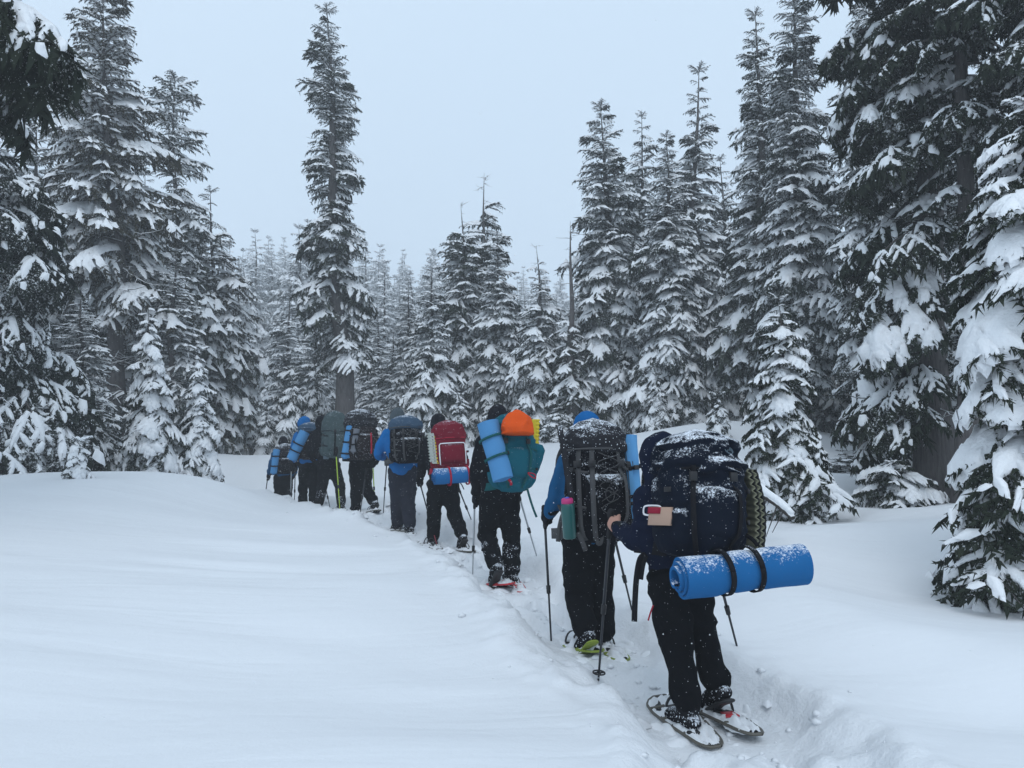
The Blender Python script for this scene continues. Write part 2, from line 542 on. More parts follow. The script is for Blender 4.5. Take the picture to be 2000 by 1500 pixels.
# ================================================================ conifers
def bough_template(seed, ntw, nleaf, nseg, narc, snow, pad, droop, wood=True, hang=0.4, lichen=False):
    """one drooping branch, 1 m long along +X: needle sprigs, the snow lying on its twigs, its wood"""
    rs = np.random.RandomState(seed)
    fol, sn, wd, li = Acc(), Acc(), Acc(), Acc()
    bend = rs.uniform(-.15, .15)

    def S(s):
        s = np.asarray(s, float)
        return np.stack([s * 0.95, bend * s * s, 0.12 * s - droop * s ** 2], -1)
    twigs = [(0.05, 0, 1.0, 0.0)]
    for i in range(ntw):
        s = 0.14 + 0.80 * i / max(1, ntw - 1)
        side = 1 if i % 2 else -1
        L = (0.46 * (1 - s) ** 0.65 + 0.13) * rs.uniform(.75, 1.2)
        twigs.append((s, side, L, R(rs.uniform(32, 62))))
    for (s, side, L, ang) in twigs:
        main = side == 0
        def T(u, s=s, side=side, L=L, ang=ang, main=main):
            u = np.asarray(u, float)
            if main: return S(0.08 + 0.92 * u)
            p = S(s)[None] if u.ndim else S(s)
            d = np.stack([u * L * math.cos(ang) * (1 - .15 * u), side * u * L * math.sin(ang), -L * (0.18 * u + 0.45 * droop / 0.35 * u * u)], -1)
            return p + d
        nl = int(nleaf * (1.5 if main else 0.6 + L))
        u = rs.uniform(0.05, 1.0, nl)
        base = T(u)
        fwd = T(np.minimum(u + .1, 1.1)) - base
        fwd /= np.linalg.norm(fwd, axis=1)[:, None] + 1e-9
        lat = np.cross(fwd, [0, 0, 1.0])
        lat /= np.linalg.norm(lat, axis=1)[:, None] + 1e-9
        sg = rs.choice([-1, 1], nl)[:, None]
        hg = (rs.rand(nl) < hang)[:, None]
        d = fwd * rs.uniform(.3, 1.0, (nl, 1)) + lat * sg * rs.uniform(.3, 1.0, (nl, 1)) + np.array([0, 0, 1.0]) * rs.uniform(-.5, .15, (nl, 1))
        dh = fwd * rs.uniform(0, .6, (nl, 1)) + lat * sg * rs.uniform(0, .6, (nl, 1)) - np.array([0, 0, 1.0]) * rs.uniform(.8, 1.4, (nl, 1))
        d = np.where(hg, dh, d)
        d /= np.linalg.norm(d, axis=1)[:, None]
        ln = rs.uniform(.06, .14, (nl, 1)) * (1.0 if ntw > 8 else 2.4)
        wdt = np.cross(d, rs.normal(size=(nl, 3)))
        wdt /= np.linalg.norm(wdt, axis=1)[:, None]
        hw = rs.uniform(.012, .024, (nl, 1)) * (1.0 if ntw > 8 else 2.6)
        a = base + wdt * hw
        b = base - wdt * hw
        c = base + d * ln
        mid = base + d * ln * .55
        v = np.stack([base + wdt * hw, c, base - wdt * hw], 1).reshape(-1, 3)
        fol.add(v, np.arange(nl)[:, None] * 3 + [[0, 1, 2]])
        if rs.rand() < snow or main:
            u0 = rs.uniform(0, .25)
            u1 = rs.uniform(.8, 1.0)
            uu = np.linspace(u0, u1, nseg)
            pts = T(uu)
            prof = np.sin(np.linspace(.25, 1.0, nseg) * math.pi) ** .6
            prof = prof * (1 + .38 * rs.uniform(-1, 1, nseg))
            prof[-1] = .22
            hwid = (0.048 + 0.036 * rs.rand()) * (1.7 if ntw < 8 else 1) * prof * (1.35 if main else 1) * (0.8 + pad * .5)
            tan = np.gradient(pts, axis=0)
            lt = np.cross(tan, [0, 0, 1.0])
            lt /= np.linalg.norm(lt, axis=1)[:, None] + 1e-9
            al = np.linspace(-.35, math.pi + .35, narc)
            hgt = hwid * rs.uniform(.85, 1.35) * (1 + .6 * pad)
            ring = pts[:, None] + lt[:, None] * (np.cos(al)[None, :, None] * hwid[:, None, None]) + \
                np.array([0, 0, 1.0]) * ((np.sin(al)[None, :] * hgt[:, None] + 0.006)[..., None])
            ring += rs.normal(scale=.007, size=ring.shape)
            ii = np.arange(nseg * narc).reshape(nseg, narc)
            sn.add(ring.reshape(-1, 3), np.stack([ii[:-1, :-1], ii[:-1, 1:], ii[1:, 1:], ii[1:, :-1]], -1).reshape(-1, 4))
        if wood and (main or nseg > 4):
            add_tube(wd, T(np.linspace(0, .95, 4)), np.linspace(.018 if main else .007, .003, 4), 3, False)
    if pad > 0:
        nu, nv = (11, 10) if pad > .6 else (8, 7)
        us = np.linspace(.30 - .2 * pad, 1.03, nu)
        vs = np.linspace(-1, 1, nv)
        U, V = np.meshgrid(us, vs, indexing='ij')
        W = (0.10 + .20 * pad) * np.sin(np.clip((U - us[0]) / (us[-1] - us[0]) * .86 + .12, 0, 1) * math.pi) ** .55
        lobes = 1 + .32 * np.sin(U * 24 + V * 2.0 + seed) * np.abs(V) ** 2
        W = W * lobes
        base = S(U.ravel()).reshape(nu, nv, 3)
        e = np.sqrt(np.clip(1 - V ** 2, 0, 1))
        thick = (0.075 + .065 * pad) * (W / W.max()) ** .6
        X = base[..., 0] + 0.35 * np.abs(V) * W + .0
        Yc = base[..., 1] + V * W
        Z = base[..., 2] + thick * (e ** .7) * 1.3 - 0.55 * V ** 2 * W - .02
        pts = np.stack([X, Yc, Z], -1).reshape(-1, 3)
        pts += 0.04 * np.stack([fbm(pts * 7 + s_, 2, seed) for s_ in (0, 9, 31)], -1)
        ii = np.arange(nu * nv).reshape(nu, nv)
        sn.add(pts, np.stack([ii[:-1, :-1], ii[1:, :-1], ii[1:, 1:], ii[:-1, 1:]], -1).reshape(-1, 4))
        edge = [ii[0, :], ii[-1, ::-1], ii[::-1, 0], ii[:, -1]]
        for ed in edge:                        # a rim that curls under
            top = pts[ed]
            cen = S(np.clip(top[:, 0] / .95, 0, 1))
            bot = top + (cen - top) * [.25, .25, 0] + [0, 0, -.045 - .03 * pad]
            n_ = len(ed)
            k = np.arange(n_ - 1)[:, None]
            sn.add(np.concatenate([top, bot]), (k + np.array([[0, n_, n_ + 1, 1]])))
    if lichen:
        for i in range(14):
            p0 = S(rs.uniform(.2, .95)) + [0, rs.uniform(-.15, .15), -.02]
            L = rs.uniform(.08, .22)
            v = np.array([p0 + [-.012, 0, 0], p0 + [.012, .006, 0], p0 + [rs.uniform(-.02, .02), 0, -L]])
            li.add(v, [[0, 1, 2]])
    return tuple(a.arrays() for a in (fol, sn, wd, li))


def bare_template(seed):
    rs = np.random.RandomState(seed)
    wd = Acc()
    n = 7
    s = np.linspace(0, 1, n)
    pts = np.stack([s, .08 * np.sin(s * 4 + seed) + rs.normal(scale=.015, size=n), .06 * np.sin(s * 3) - .30 * s ** 2 + .25 * s ** 4], -1)
    add_tube(wd, pts, np.linspace(.022, .004, n), 5, False)
    for i in range(6):
        k = rs.randint(1, n - 1)
        a = rs.choice([-1, 1]) * rs.uniform(.5, 1.1)
        L = rs.uniform(.15, .4) * (1 - .5 * k / n)
        u = np.linspace(0, 1, 4)
        q = pts[k] + np.stack([u * L * math.cos(a), u * L * math.sin(a), -.35 * L * u ** 2 + rs.normal(scale=.01, size=4)], -1)
        add_tube(wd, q, np.linspace(.009, .003, 4), 3, False)
    return wd.arrays()


TPL = {}
for kind, args in {
    'near': dict(ntw=13, nleaf=30, nseg=5, narc=5, snow=.75, pad=0, droop=.34),
    'near_light': dict(ntw=13, nleaf=30, nseg=4, narc=4, snow=.28, pad=0, droop=.30, hang=.55),
    'cushion': dict(ntw=11, nleaf=34, nseg=3, narc=4, snow=.5, pad=.78, droop=.50, hang=.6),
    'spray': dict(ntw=8, nleaf=22, nseg=4, narc=4, snow=.85, pad=0, droop=.42, hang=.5, wood=False),
    'spray_light': dict(ntw=8, nleaf=22, nseg=4, narc=4, snow=.42, pad=0, droop=.40, hang=.6, wood=False),
    'spray_heavy': dict(ntw=7, nleaf=20, nseg=4, narc=4, snow=.9, pad=.42, droop=.5, wood=False),
    'near_heavy': dict(ntw=12, nleaf=26, nseg=5, narc=5, snow=.9, pad=.62, droop=.5),
    'mid': dict(ntw=9, nleaf=16, nseg=4, narc=3, snow=.85, pad=0, droop=.36),
    'mid_light': dict(ntw=9, nleaf=17, nseg=4, narc=3, snow=.38, pad=0, droop=.32, hang=.5),
    'mid_heavy': dict(ntw=8, nleaf=17, nseg=4, narc=3, snow=.9, pad=.35, droop=.42),
    'far': dict(ntw=5, nleaf=9, nseg=3, narc=3, snow=.9, pad=0, droop=.36, wood=False),
}.items():
    TPL[kind] = [bough_template(100 + 7 * i + len(kind), **args) for i in range(4 if kind != 'far' else 3)]
BARE = [bare_template(i) for i in range(4)]


def xform(arr, Ms):
    """copies of template arrays (v,t,q) under the matrices Ms (n,4,4)"""
    v, t, q = arr
    n = len(Ms)
    if n == 0 or len(v) == 0:
        return np.zeros((0, 3)), np.zeros((0, 3), int), np.zeros((0, 4), int)
    vv = np.einsum('nij,mj->nmi', Ms[:, :3, :3], v) + Ms[:, None, :3, 3]
    off = (np.arange(n) * len(v))[:, None, None]
    return vv.reshape(-1, 3), (t[None] + off).reshape(-1, 3), (q[None] + off).reshape(-1, 4)


def acc_arr(acc, arr):
    v, t, q = arr
    if len(v) == 0: return
    if len(t): acc.t.append(t + acc.n)
    if len(q): acc.q.append(q + acc.n)
    acc.v.append(v); acc.n += len(v)


def rotm(az, pitch, roll=0.0):
    return np.array(Matrix.Rotation(az, 3, 'Z') @ Matrix.Rotation(-pitch, 3, 'Y') @ Matrix.Rotation(roll, 3, 'X'))


def build_tree(seed, H, Rb, start=0.04, power=0.8, n=220, kinds=(('mid', 1.0),), gaps=0.25, trunk_r=None, lean=(0, 0), top_bare=0.0,
               bares=0, profile=None, azmask=None, wide=1.0, pitch_top=32, pitch_low=-12, bare_range=(.05, .5), minlen=.25, smallmesh=False, split=None):
    """crown / snow / trunk / limb meshes of one conifer standing at the origin, H metres tall"""
    rs = np.random.RandomState(seed)
    trunk_r = trunk_r or (0.018 * H + .03)
    crown, sno, tr, limb, lich = Acc(), Acc(), Acc(), Acc(), Acc()
    wob = rs.uniform(-.012, .012, (6, 2)) * H
    wob[0] = 0

    def axis(t):
        t = np.asarray(t, float)
        k = np.clip(t * 5, 0, 5)
        wx = np.interp(k, range(6), wob[:, 0]); wy = np.interp(k, range(6), wob[:, 1])
        return np.stack([lean[0] * t + wx, lean[1] * t + wy, H * t], -1)

    def prof(t):
        if profile is not None:
            return np.interp(t, [p[0] for p in profile], [p[1] for p in profile])
        u = np.clip((t - start) / (1 - start), 0, 1)
        return Rb * np.clip(1 - u, 0, 1) ** power * np.clip(.55 + u * 4, 0, 1)
    nt_ = 14
    ts = np.linspace(-.03, 1.0, nt_)
    rad = trunk_r * (1 - .985 * np.clip(ts, 0, 1)) * (1 + .35 * np.exp(-np.clip(ts, 0, 1) * H / .5))
    add_tube(tr, axis(ts), rad, 10 if not smallmesh else 6, True, up=(0, 1, 0))
    # heights, drawn so that the wide part of the crown gets more branches
    tt = np.linspace(start, 1 - top_bare - .005, 400)
    wgt = prof(tt) ** 1.15 + .12 * Rb
    cdf = np.cumsum(wgt); cdf /= cdf[-1]
    ths = np.interp((np.arange(n) + rs.rand(n)) / n, cdf, tt)
    azs = (np.arange(n) * 2.39996 + rs.uniform(-.5, .5, n)) % (2 * math.pi)
    kn = [k for k, _ in kinds]
    kw = np.array([w_ for _, w_ in kinds], float); kw /= kw.sum()
    groups = {}
    for t, az in zip(ths, azs):
        L = max(float(prof(t)) + .035 * Rb + .16 * min(1, H / 8) * (1 - t) ** .4, minlen * .6)
        g = vnoise(np.array([[math.cos(az) * 1.3 + seed, math.sin(az) * 1.3, t * H * 0.55]]), seed)[0]
        if g > 1 - gaps * 1.6: continue
        if rs.rand() < .09: L *= 1.22
        L *= .87 * rs.uniform(.62, 1.16) * (1 + gaps * .9 * min(0, -g) + .12)
        if azmask is not None:
            L *= azmask(t, az)
        if L < minlen * .5: continue
        p = R(pitch_low + (pitch_top - pitch_low) * np.clip((t - .25) / .75, 0, 1) ** 1.3 + rs.uniform(-8, 8))
        k = kn[rs.choice(len(kn), p=kw)]
        if k == 'far': L = L * 1.2 + .22 * (1 - t) + .10
        vi = rs.randint(len(TPL[k]))
        if split and L > split:
            A = rotm(az, p, rs.uniform(-.15, .15))
            o_ = axis(t)
            sub = {'near': 'spray', 'near_light': 'spray_light', 'near_heavy': 'spray_heavy', 'mid': 'spray', 'mid_light': 'spray_light', 'mid_heavy': 'spray_heavy'}[k]
            bend_ = rs.uniform(-.15, .15)
            sp_ = lambda s: np.array([s * .95, bend_ * s * s, .10 * s - .32 * s * s]) * L
            sl_ = [(.22, 1), (.32, -1), (.44, 1), (.56, -1), (.68, 1), (.80, -1), (.70, 0)]
            for s_, sd in sl_:
                if rs.rand() < .12: continue
                l2 = L * (.42 * (1 - s_) + .26) * rs.uniform(.8, 1.2)
                yaw = sd * R(rs.uniform(35, 62)) + bend_
                pit = math.atan(.10 - .64 * s_) + R(rs.uniform(-12, 8))
                kk = sub if rs.rand() < .8 else 'spray_light'
                M = np.eye(4)
                B = rotm(yaw, pit, sd * -.25)
                M[:3, :3] = A @ B @ np.diag([l2, l2, l2])
                M[:3, 3] = o_ + A @ sp_(s_)
                groups.setdefault((kk, rs.randint(len(TPL[kk]))), []).append(M)
            pts_ = np.array([o_ + A @ sp_(s_) for s_ in np.linspace(0, .95, 6)])
            add_tube(tr, pts_, np.linspace(.012 + .012 * L, .006, 6), 5, False)
            continue
        M = np.eye(4)
        A = rotm(az, p, rs.uniform(-.25, .25))
        wy = min(1.25, wide * (0.75 + .5 / max(L, .5)))
        M[:3, :3] = A @ np.diag([L, L * wy, L * rs.uniform(.8, 1.15)])
        M[:3, 3] = axis(t)
        groups.setdefault((k, vi), []).append(M)
    # a leader sprig at the very tip
    if top_bare <= 0:
        for i in range(5):
            M = np.eye(4)
            L = max(.03 * H, .18) * rs.uniform(.7, 1.1)
            M[:3, :3] = rotm(i * 2.4, R(48)) * L
            M[:3, 3] = axis(.975)
            groups.setdefault((kn[0], 0), []).append(M)
    for (k, vi), Ms in groups.items():
        Ms = np.array(Ms)
        f, s_, wd, li = TPL[k][vi]
        acc_arr(crown, xform(f, Ms)); acc_arr(sno, xform(s_, Ms)); acc_arr(tr, xform(wd, Ms)); acc_arr(lich, xform(li, Ms))
    lims = []
    for i in range(bares):
        t = rs.uniform(*bare_range)
        L = rs.uniform(.5, 1.1) * (Rb * .75)
        lims.append((axis(t), rs.uniform(0, 6.28), R(rs.uniform(-25, 12)), L, rs.randint(4)))
    if top_bare > 0:
        for i in range(int(6 + top_bare * 40)):
            t = 1 - top_bare * rs.uniform(.05, 1.1)
            lims.append((axis(t), rs.uniform(0, 6.28), R(rs.uniform(-10, 45)), rs.uniform(.15, .5) * (1 + 3 * top_bare) * min(1, H / 12), rs.randint(4)))
    return dict(crown=crown.mesh("crown", False), snow=sno.mesh("snow_load"), trunk=tr.mesh("trunk"), limbs=lims, H=H)


BARE_ME = [mesh_from("limb", a[0], [a[1], a[2]]) for a in BARE]
for me_ in BARE_ME: me_.materials.append(MATS["snowy_bark"])


def place_tree(name, td, loc, label, cat, needles, group=None, rz=0.0, scale=1.0, sxy=None):
    root = empty(name, loc, label, cat, group, rz)
    s = scale
    root.scale = (s * (sxy or 1), s * (sxy or 1), s)
    link("trunk", td['trunk'], MATS["bark"], root)
    c = link("crown", td['crown'], MATS[needles], root)
    s_ = link("snow_load", td['snow'], MATS["snow_on_trees"], root)
    s_['kind'] = "stuff"
    for (p, az, pit, L, vi) in td['limbs']:
        o = link("limb", BARE_ME[vi], None, root)
        o.location = p
        o.rotation_euler = (Matrix.Rotation(az, 3, 'Z') @ Matrix.Rotation(-pit, 3, 'Y')).to_euler()
        o.scale = (L, L, L)
    return root


def tri_count(td):
    return sum(len(td[k].polygons) * (2 if k != 'crown' else 1) for k in ('crown', 'snow', 'trunk'))


TT = [0]


def tree_px(name, seed, top, xbase, Y, hw, label, cat="tree", needles="needles_dark", group=None, td=None, rz=0.0, **kw):
    """a tree whose tip shows at photo pixel top=(x,y), with its foot on the ground at depth Y below pixel column xbase; hw: half width in px"""
    b = P(xbase, 850, Y)
    z0 = gz(b[0], b[1]) - .05
    tp = P(top[0], top[1], Y)
    H = tp[2] - z0
    if td is None:
        if 'profile' in kw and kw['profile'] is not None:
            kw['profile'] = [(a, w_ / FPX * Y) for a, w_ in kw['profile']]
        td = build_tree(seed, H, hw / FPX * Y, lean=(tp[0] - b[0], 0), **kw)
        TT[0] += tri_count(td)
        return place_tree(name, td, (b[0], b[1], z0), label, cat, needles, group, 0.0), td
    s = H / td['H']
    return place_tree(name, td, (b[0], b[1], z0), label, cat, needles, group, rz, s, (hw / FPX * Y) / (td['Rb'] * s)), td


# ---- shared kinds of standing fir
GEN = []
for i, (Rb, pw, nb, kd, gp) in enumerate([
        (1.75, .75, 250, (('mid', 3), ('mid_light', 1), ('mid_heavy', .8)), .15),
        (1.9, .65, 250, (('mid', 2), ('mid_light', 2), ('mid_heavy', .5)), .30),
        (1.6, .9, 230, (('mid', 3), ('mid_heavy', 1.2)), .12),
        (1.9, .6, 240, (('mid', 1), ('mid_light', 4)), .35)]):
    td = build_tree(900 + i, 12.0, Rb, start=.03, power=pw, n=nb, kinds=kd, gaps=gp)
    td['Rb'] = Rb
    TT[0] += tri_count(td)
    GEN.append(td)

# ---- left side
tree_px("fir_tree", 1, (-55, 40), 20, 13.0, 225, "big dark fir at the left edge, its snowy branches sloping down behind small saplings",
        "tree", "needles_frosted", n=150, split=1.1, start=.05, power=.62, kinds=(('near', 2), ('near_light', 2.5), ('near_heavy', .001)), gaps=.35, bares=20, trunk_r=.22, pitch_low=-24)
_, LT = tree_px("fir_tree", 3, (210, -40), 234, 20.0, 172, "tall fir with bare grey lower trunk behind the snowy saplings",
        "tree", "needles_brown", n=330, start=.26, kinds=(('mid', 2), ('mid_light', 5), ('mid_heavy', .3)), gaps=.35, bares=34, trunk_r=.27, bare_range=(.1, .45), wide=.9,
        profile=[(.25, 90), (.32, 135), (.5, 120), (.58, 80), (.64, 105), (.75, 88), (.80, 50), (.86, 62), (.93, 30), (.97, 34), (1, 5)])
tree_px("fir_tree", 4, (340, 143), 352, 24.0, 120, "slim ragged fir whose dark top stands clear of its neighbours on the left",
        "tree", "needles_dark", n=300, start=.02, kinds=(('mid', 1), ('mid_light', 3)), gaps=.25, bares=4, trunk_r=.22, minlen=.6,
        profile=[(0, 130), (.3, 120), (.5, 90), (.66, 60), (.71, 34), (.78, 62), (.86, 46), (.93, 52), (1, 12)])
tree_px("fir_tree", 5, (415, 362), 425, 25.0, 105, "dense dark fir at the right end of the left stand, sloping to the clearing",
        "tree", "needles_brown", n=210, start=.02, power=.55, kinds=(('mid_light', 4), ('mid', 1)), gaps=.25, bares=6)
tree_px("fir_tree", 6, (70, 210), 80, 22.0, 150, "wide fir seen between the left edge tree and the tall bare trunk",
        "tree", "needles_frosted", n=250, start=.02, power=.6, kinds=(('mid_light', 3), ('mid', 1), ('mid_heavy', .8)), gaps=.3, bares=8)
tree_px("fir_tree", 8, (-330, -900), -330, 7.0, 200, "fir whose long branches hang into the top left corner", "tree", "needles_dark",
        n=64, split=1.0, start=.45, kinds=(('near_light', 3), ('near', 1)), gaps=.1, pitch_low=-14, pitch_top=10, bares=0, trunk_r=.2, profile=[(.4, 80), (.5, 350), (.8, 370), (1, 30)])
tree_px("fir_sapling", 9, (292, 578), 300, 14.0, 82, "tallest sapling on the left, loaded with thick snow in front of the bare grey trunk",
        "tree", "needles_dark", n=110, start=.02, power=.75, kinds=(('near_heavy', 3), ('near', 2)), gaps=.3, pitch_low=-32, pitch_top=10, trunk_r=.05)
tree_px("fir_sapling", 10, (390, 678), 402, 14.4, 62, "narrow sapling sagging under snow at the end of the left bank",
        "tree", "needles_dark", n=90, start=.02, power=.7, kinds=(('near_heavy', 3), ('near', 2)), gaps=.3, pitch_low=-34, pitch_top=5, trunk_r=.045)
tree_px("fir_sapling", 11, (155, 862), 155, 10.9, 66, "smallest sapling on the left, almost buried, alone on the snow bank",
        "tree", "needles_dark", n=46, start=.02, power=.8, kinds=(('near_heavy', 4), ('near', 1)), gaps=.2, pitch_low=-38, pitch_top=0, trunk_r=.02, minlen=.1)
tree_px("fir_sapling", 12, (82, 795), 90, 12.3, 66, "low bushy fir with thin snow lines left of the almost buried sapling",
        "tree", "needles_frosted", n=80, start=.02, power=.6, kinds=(('near', 4), ('near_light', 2)), gaps=.2, pitch_low=-28, trunk_r=.04, minlen=.15)
tree_px("fir_sapling", 13, (190, 770), 205, 14.5, 62, "drooping half hidden fir behind the almost buried sapling",
        "tree", "needles_dark", n=90, start=.02, power=.6, kinds=(('near', 3), ('near_light', 2)), gaps=.3, pitch_low=-34, trunk_r=.04)

# ---- the lone tall tree and the trees of the middle
tree_px("tall_fir_tree", 20, (641, 2), 672, 24.5, 90, "very tall lone fir with ragged narrow crown and dark bare trunk behind the hikers",
        "tree", "needles_dark", n=430, start=.22, kinds=(('mid', 1.6), ('mid_light', 4.5), ('mid_heavy', 1.5)), gaps=.50, bares=10, trunk_r=.36, bare_range=(.3, .7), minlen=.45, pitch_low=-16,
        profile=[(.14, 8), (.17, 40), (.22, 76), (.27, 46), (.33, 64), (.38, 76), (.42, 34), (.48, 58), (.54, 28), (.62, 52), (.68, 34), (.78, 44), (.84, 30), (.90, 26), (.96, 10), (1, 1)])
tree_px("fir_tree", 21, (845, 505), 845, 23.0, 66, "neat cone shaped fir right of the lone tall tree, above the red backpack",
        "tree", "needles_frosted", n=210, start=.02, power=.72, kinds=(('mid', 4), ('mid_heavy', 1.2)), gaps=.1)
tree_px("fir_tree", 22, (798, 540), 795, 28.0, 50, "", "tree", "needles_frosted", td=GEN[0], rz=1.0)[0]['label'] = "slender fir just left of the neat cone shaped fir in the middle"
tree_px("fir_tree", 23, (905, 395), 908, 27.0, 55, "fir with a thin dead tip left of the tallest dead spike",
        "tree", "needles_dark", n=200, start=.02, kinds=(('mid', 2), ('mid_light', 2), ('mid_heavy', 1)), gaps=.4, top_bare=.14, minlen=.5,
        profile=[(0, 55), (.5, 52), (.7, 45), (.86, 34), (1, 10)])
tree_px("fir_tree", 24, (948, 338), 948, 28.5, 50, "fir topped by a tall dead spike with stubby twigs, in the middle group",
        "tree", "needles_dark", n=150, start=.02, kinds=(('mid', 2), ('mid_light', 2), ('mid_heavy', 1)), gaps=.45, top_bare=.13, minlen=.5, trunk_r=.2,
        profile=[(0, 60), (.5, 45), (.7, 50), (.86, 42), (1, 10)])
tree_px("fir_tree", 25, (972, 452), 970, 25.0, 70, "full cone shaped fir in front of the dead spiked firs in the middle",
        "tree", "needles_frosted", n=230, start=.02, power=.6, kinds=(('mid', 3), ('mid_heavy', 1.5)), gaps=.12)
tree_px("fir_tree", 26, (1050, 478), 1062, 22.0, 80, "crooked fir with a bent open top beside the grey snag",
        "tree", "needles_frosted", n=210, start=.02, kinds=(('mid', 3), ('mid_light', 3), ('mid_heavy', .5)), gaps=.4, top_bare=.1, bares=10,
        profile=[(0, 75), (.4, 72), (.6, 45), (.75, 26), (.85, 12), (.93, 34), (1, 20)])
tree_px("dead_snag", 27, (1110, 430), 1118, 21.0, 30, "thin grey dead trunk with broken top and few branches",
        "dead tree", "needles_dark", n=60, start=.02, kinds=(('mid_light', 3), ('mid', 1)), gaps=.5, top_bare=.45, bares=16, bare_range=(.1, .9), trunk_r=.17,
        profile=[(0, 60), (.4, 40), (.6, 20), (1, 5)])

# ---- right-hand stand
tree_px("fir_tree", 30, (1178, 195), 1185, 22.0, 92, "tall fir at the left end of the right hand stand",
        "tree", "needles_frosted", n=330, start=.02, power=.55, kinds=(('mid', 4), ('mid_light', 1), ('mid_heavy', 1.5)), gaps=.25)
tree_px("fir_tree", 31, (1255, 216), 1260, 27.0, 78, "", "tree", "needles_frosted", td=GEN[1], rz=2.0)[0]['label'] = "farther fir between the two tall firs of the right hand stand"
tree_px("fir_tree", 32, (1306, 254), 1308, 20.0, 82, "evenly tapering fir with bright snow tufts, centre of the right hand stand",
        "tree", "needles_frosted", n=330, start=.02, power=.62, kinds=(('mid', 4), ('mid_heavy', 1.8)), gaps=.15)
tree_px("fir_tree", 33, (1357, 125), 1365, 25.0, 80, "fir with a long open whorled top rising highest left of the double topped pair",
        "tree", "needles_frosted", n=270, start=.02, kinds=(('mid', 3), ('mid_light', 2), ('mid_heavy', .6)), gaps=.25, minlen=.4,
        profile=[(0, 95), (.4, 85), (.62, 60), (.78, 38), (.9, 22), (1, 5)])
tree_px("fir_tree", 34, (1485, 10), 1500, 19.5, 92, "left tree of the tall double topped pair behind the snowy young fir",
        "tree", "needles_dark", n=300, start=.1, power=.6, kinds=(('mid', 3), ('mid_light', 2), ('mid_heavy', 1)), gaps=.25, bares=10)
tree_px("fir_tree", 35, (1545, -60), 1565, 17.5, 88, "right and taller tree of the double topped pair behind the snowy young fir",
        "tree", "needles_frosted", n=330, start=.1, power=.5, kinds=(('mid', 4), ('mid_light', 1), ('mid_heavy', 2)), gaps=.25, bares=8)
tree_px("fir_tree", 36, (1690, -160), 1700, 15.5, 84, "tall fir beyond the double topped pair, its crown leaving the frame",
        "tree", "needles_frosted", n=300, start=.1, power=.5, kinds=(('mid', 3), ('mid_light', 2), ('mid_heavy', 1.5)), gaps=.25, bares=10)


def left_side(t, az):
    c, s_ = math.cos(az), math.sin(az)
    return (1.0 if c < .1 else .32) * (.5 if s_ < -.45 and c > -.75 else 1.0)


tree_px("old_fir_tree", 37, (1800, -700), 1826, 10.6, 215, "old fir with a thick dark trunk and heavy snow pads on its left boughs",
        "tree", "needles_dark", n=150, split=1.1, start=.08, power=.35, kinds=(('near', 1.2), ('near_light', 4), ('near_heavy', 1.3)), gaps=.35, bares=60, trunk_r=.27, bare_range=(.1, .75), azmask=left_side,
        pitch_low=-22, profile=[(.04, 90), (.12, 170), (.5, 210), (.8, 150), (1, 20)])
tree_px("fir_tree", 38, (1875, -600), 1882, 9.8, 60, "straight fir trunk with grey furrowed bark and bare branches beside the old dark trunk",
        "tree", "needles_dark", n=60, split=1.0, start=.3, kinds=(('near_light', 4), ('near', 1)), gaps=.35, bares=44, trunk_r=.16, bare_range=(.1, .6), pitch_low=-18,
        profile=[(.3, 60), (.5, 130), (.8, 130), (1, 20)])
tree_px("fir_tree", 39, (2090, -600), 2080, 8.6, 200, "dark lichen hung fir leaning into the top right corner", "tree", "needles_dark",
        n=90, split=.9, start=.30, kinds=(('near', 1), ('near_light', 4), ('near_heavy', .6)), gaps=.2, bares=8, trunk_r=.2, pitch_low=-24,
        profile=[(.28, 60), (.35, 150), (.6, 190), (.9, 150), (1, 40)])
tree_px("snow_laden_fir", 40, (1998, 180), 1998, 6.1, 170, "nearest fir at the right edge, buried under thick rounded snow cushions",
        "tree", "needles_dark", n=150, start=.05, kinds=(('cushion', 3.4), ('near', 1.2), ('near_light', 3)), gaps=.2, trunk_r=.09, pitch_low=-26, pitch_top=5, wide=1.15,
        profile=[(0, 90), (.06, 150), (.13, 205), (.24, 185), (.4, 150), (.6, 165), (.78, 130), (.9, 90), (1, 20)])
tree_px("young_fir", 41, (1520, 577), 1545, 9.6, 112, "young snow draped fir with a curled tip, standing above the blue sleeping mat",
        "tree", "needles_dark", n=170, start=.02, power=.62, kinds=(('near', 3), ('near_light', 2.2), ('near_heavy', 1.2)), gaps=.25, pitch_low=-26, pitch_top=8, trunk_r=.07, minlen=.15)
tree_px("fir_sapling", 42, (1402, 772), 1402, 16.0, 48, "", "tree", "needles_frosted", n=60, start=.02, power=.7, kinds=(('mid_heavy', 3), ('mid', 2)), gaps=.2, pitch_low=-34, pitch_top=5, trunk_r=.03, minlen=.15)[0]['label'] = \
    "small white sapling on the mound just above the nearest hiker's pack"
SAP = build_tree(77, 2.0, .75, start=.02, power=.7, n=80, kinds=(('mid_heavy', 2), ('mid', 3)), gaps=.25, pitch_low=-34, pitch_top=8, trunk_r=.03, minlen=.15)
SAP['Rb'] = .75
SAP2 = build_tree(78, 2.0, .9, start=.02, power=.5, n=80, kinds=(('mid_heavy', 1), ('mid', 3), ('mid_light', 1)), gaps=.3, pitch_low=-30, pitch_top=8, trunk_r=.03, minlen=.15)
SAP2['Rb'] = .9
BUSH = build_tree(79, 1.0, 1.0, start=.02, power=.3, n=60, kinds=(('near_heavy', 1), ('near', 2), ('near_light', 2)), gaps=.2, pitch_low=-10, pitch_top=20, trunk_r=.03, minlen=.15)
BUSH['Rb'] = 1.0
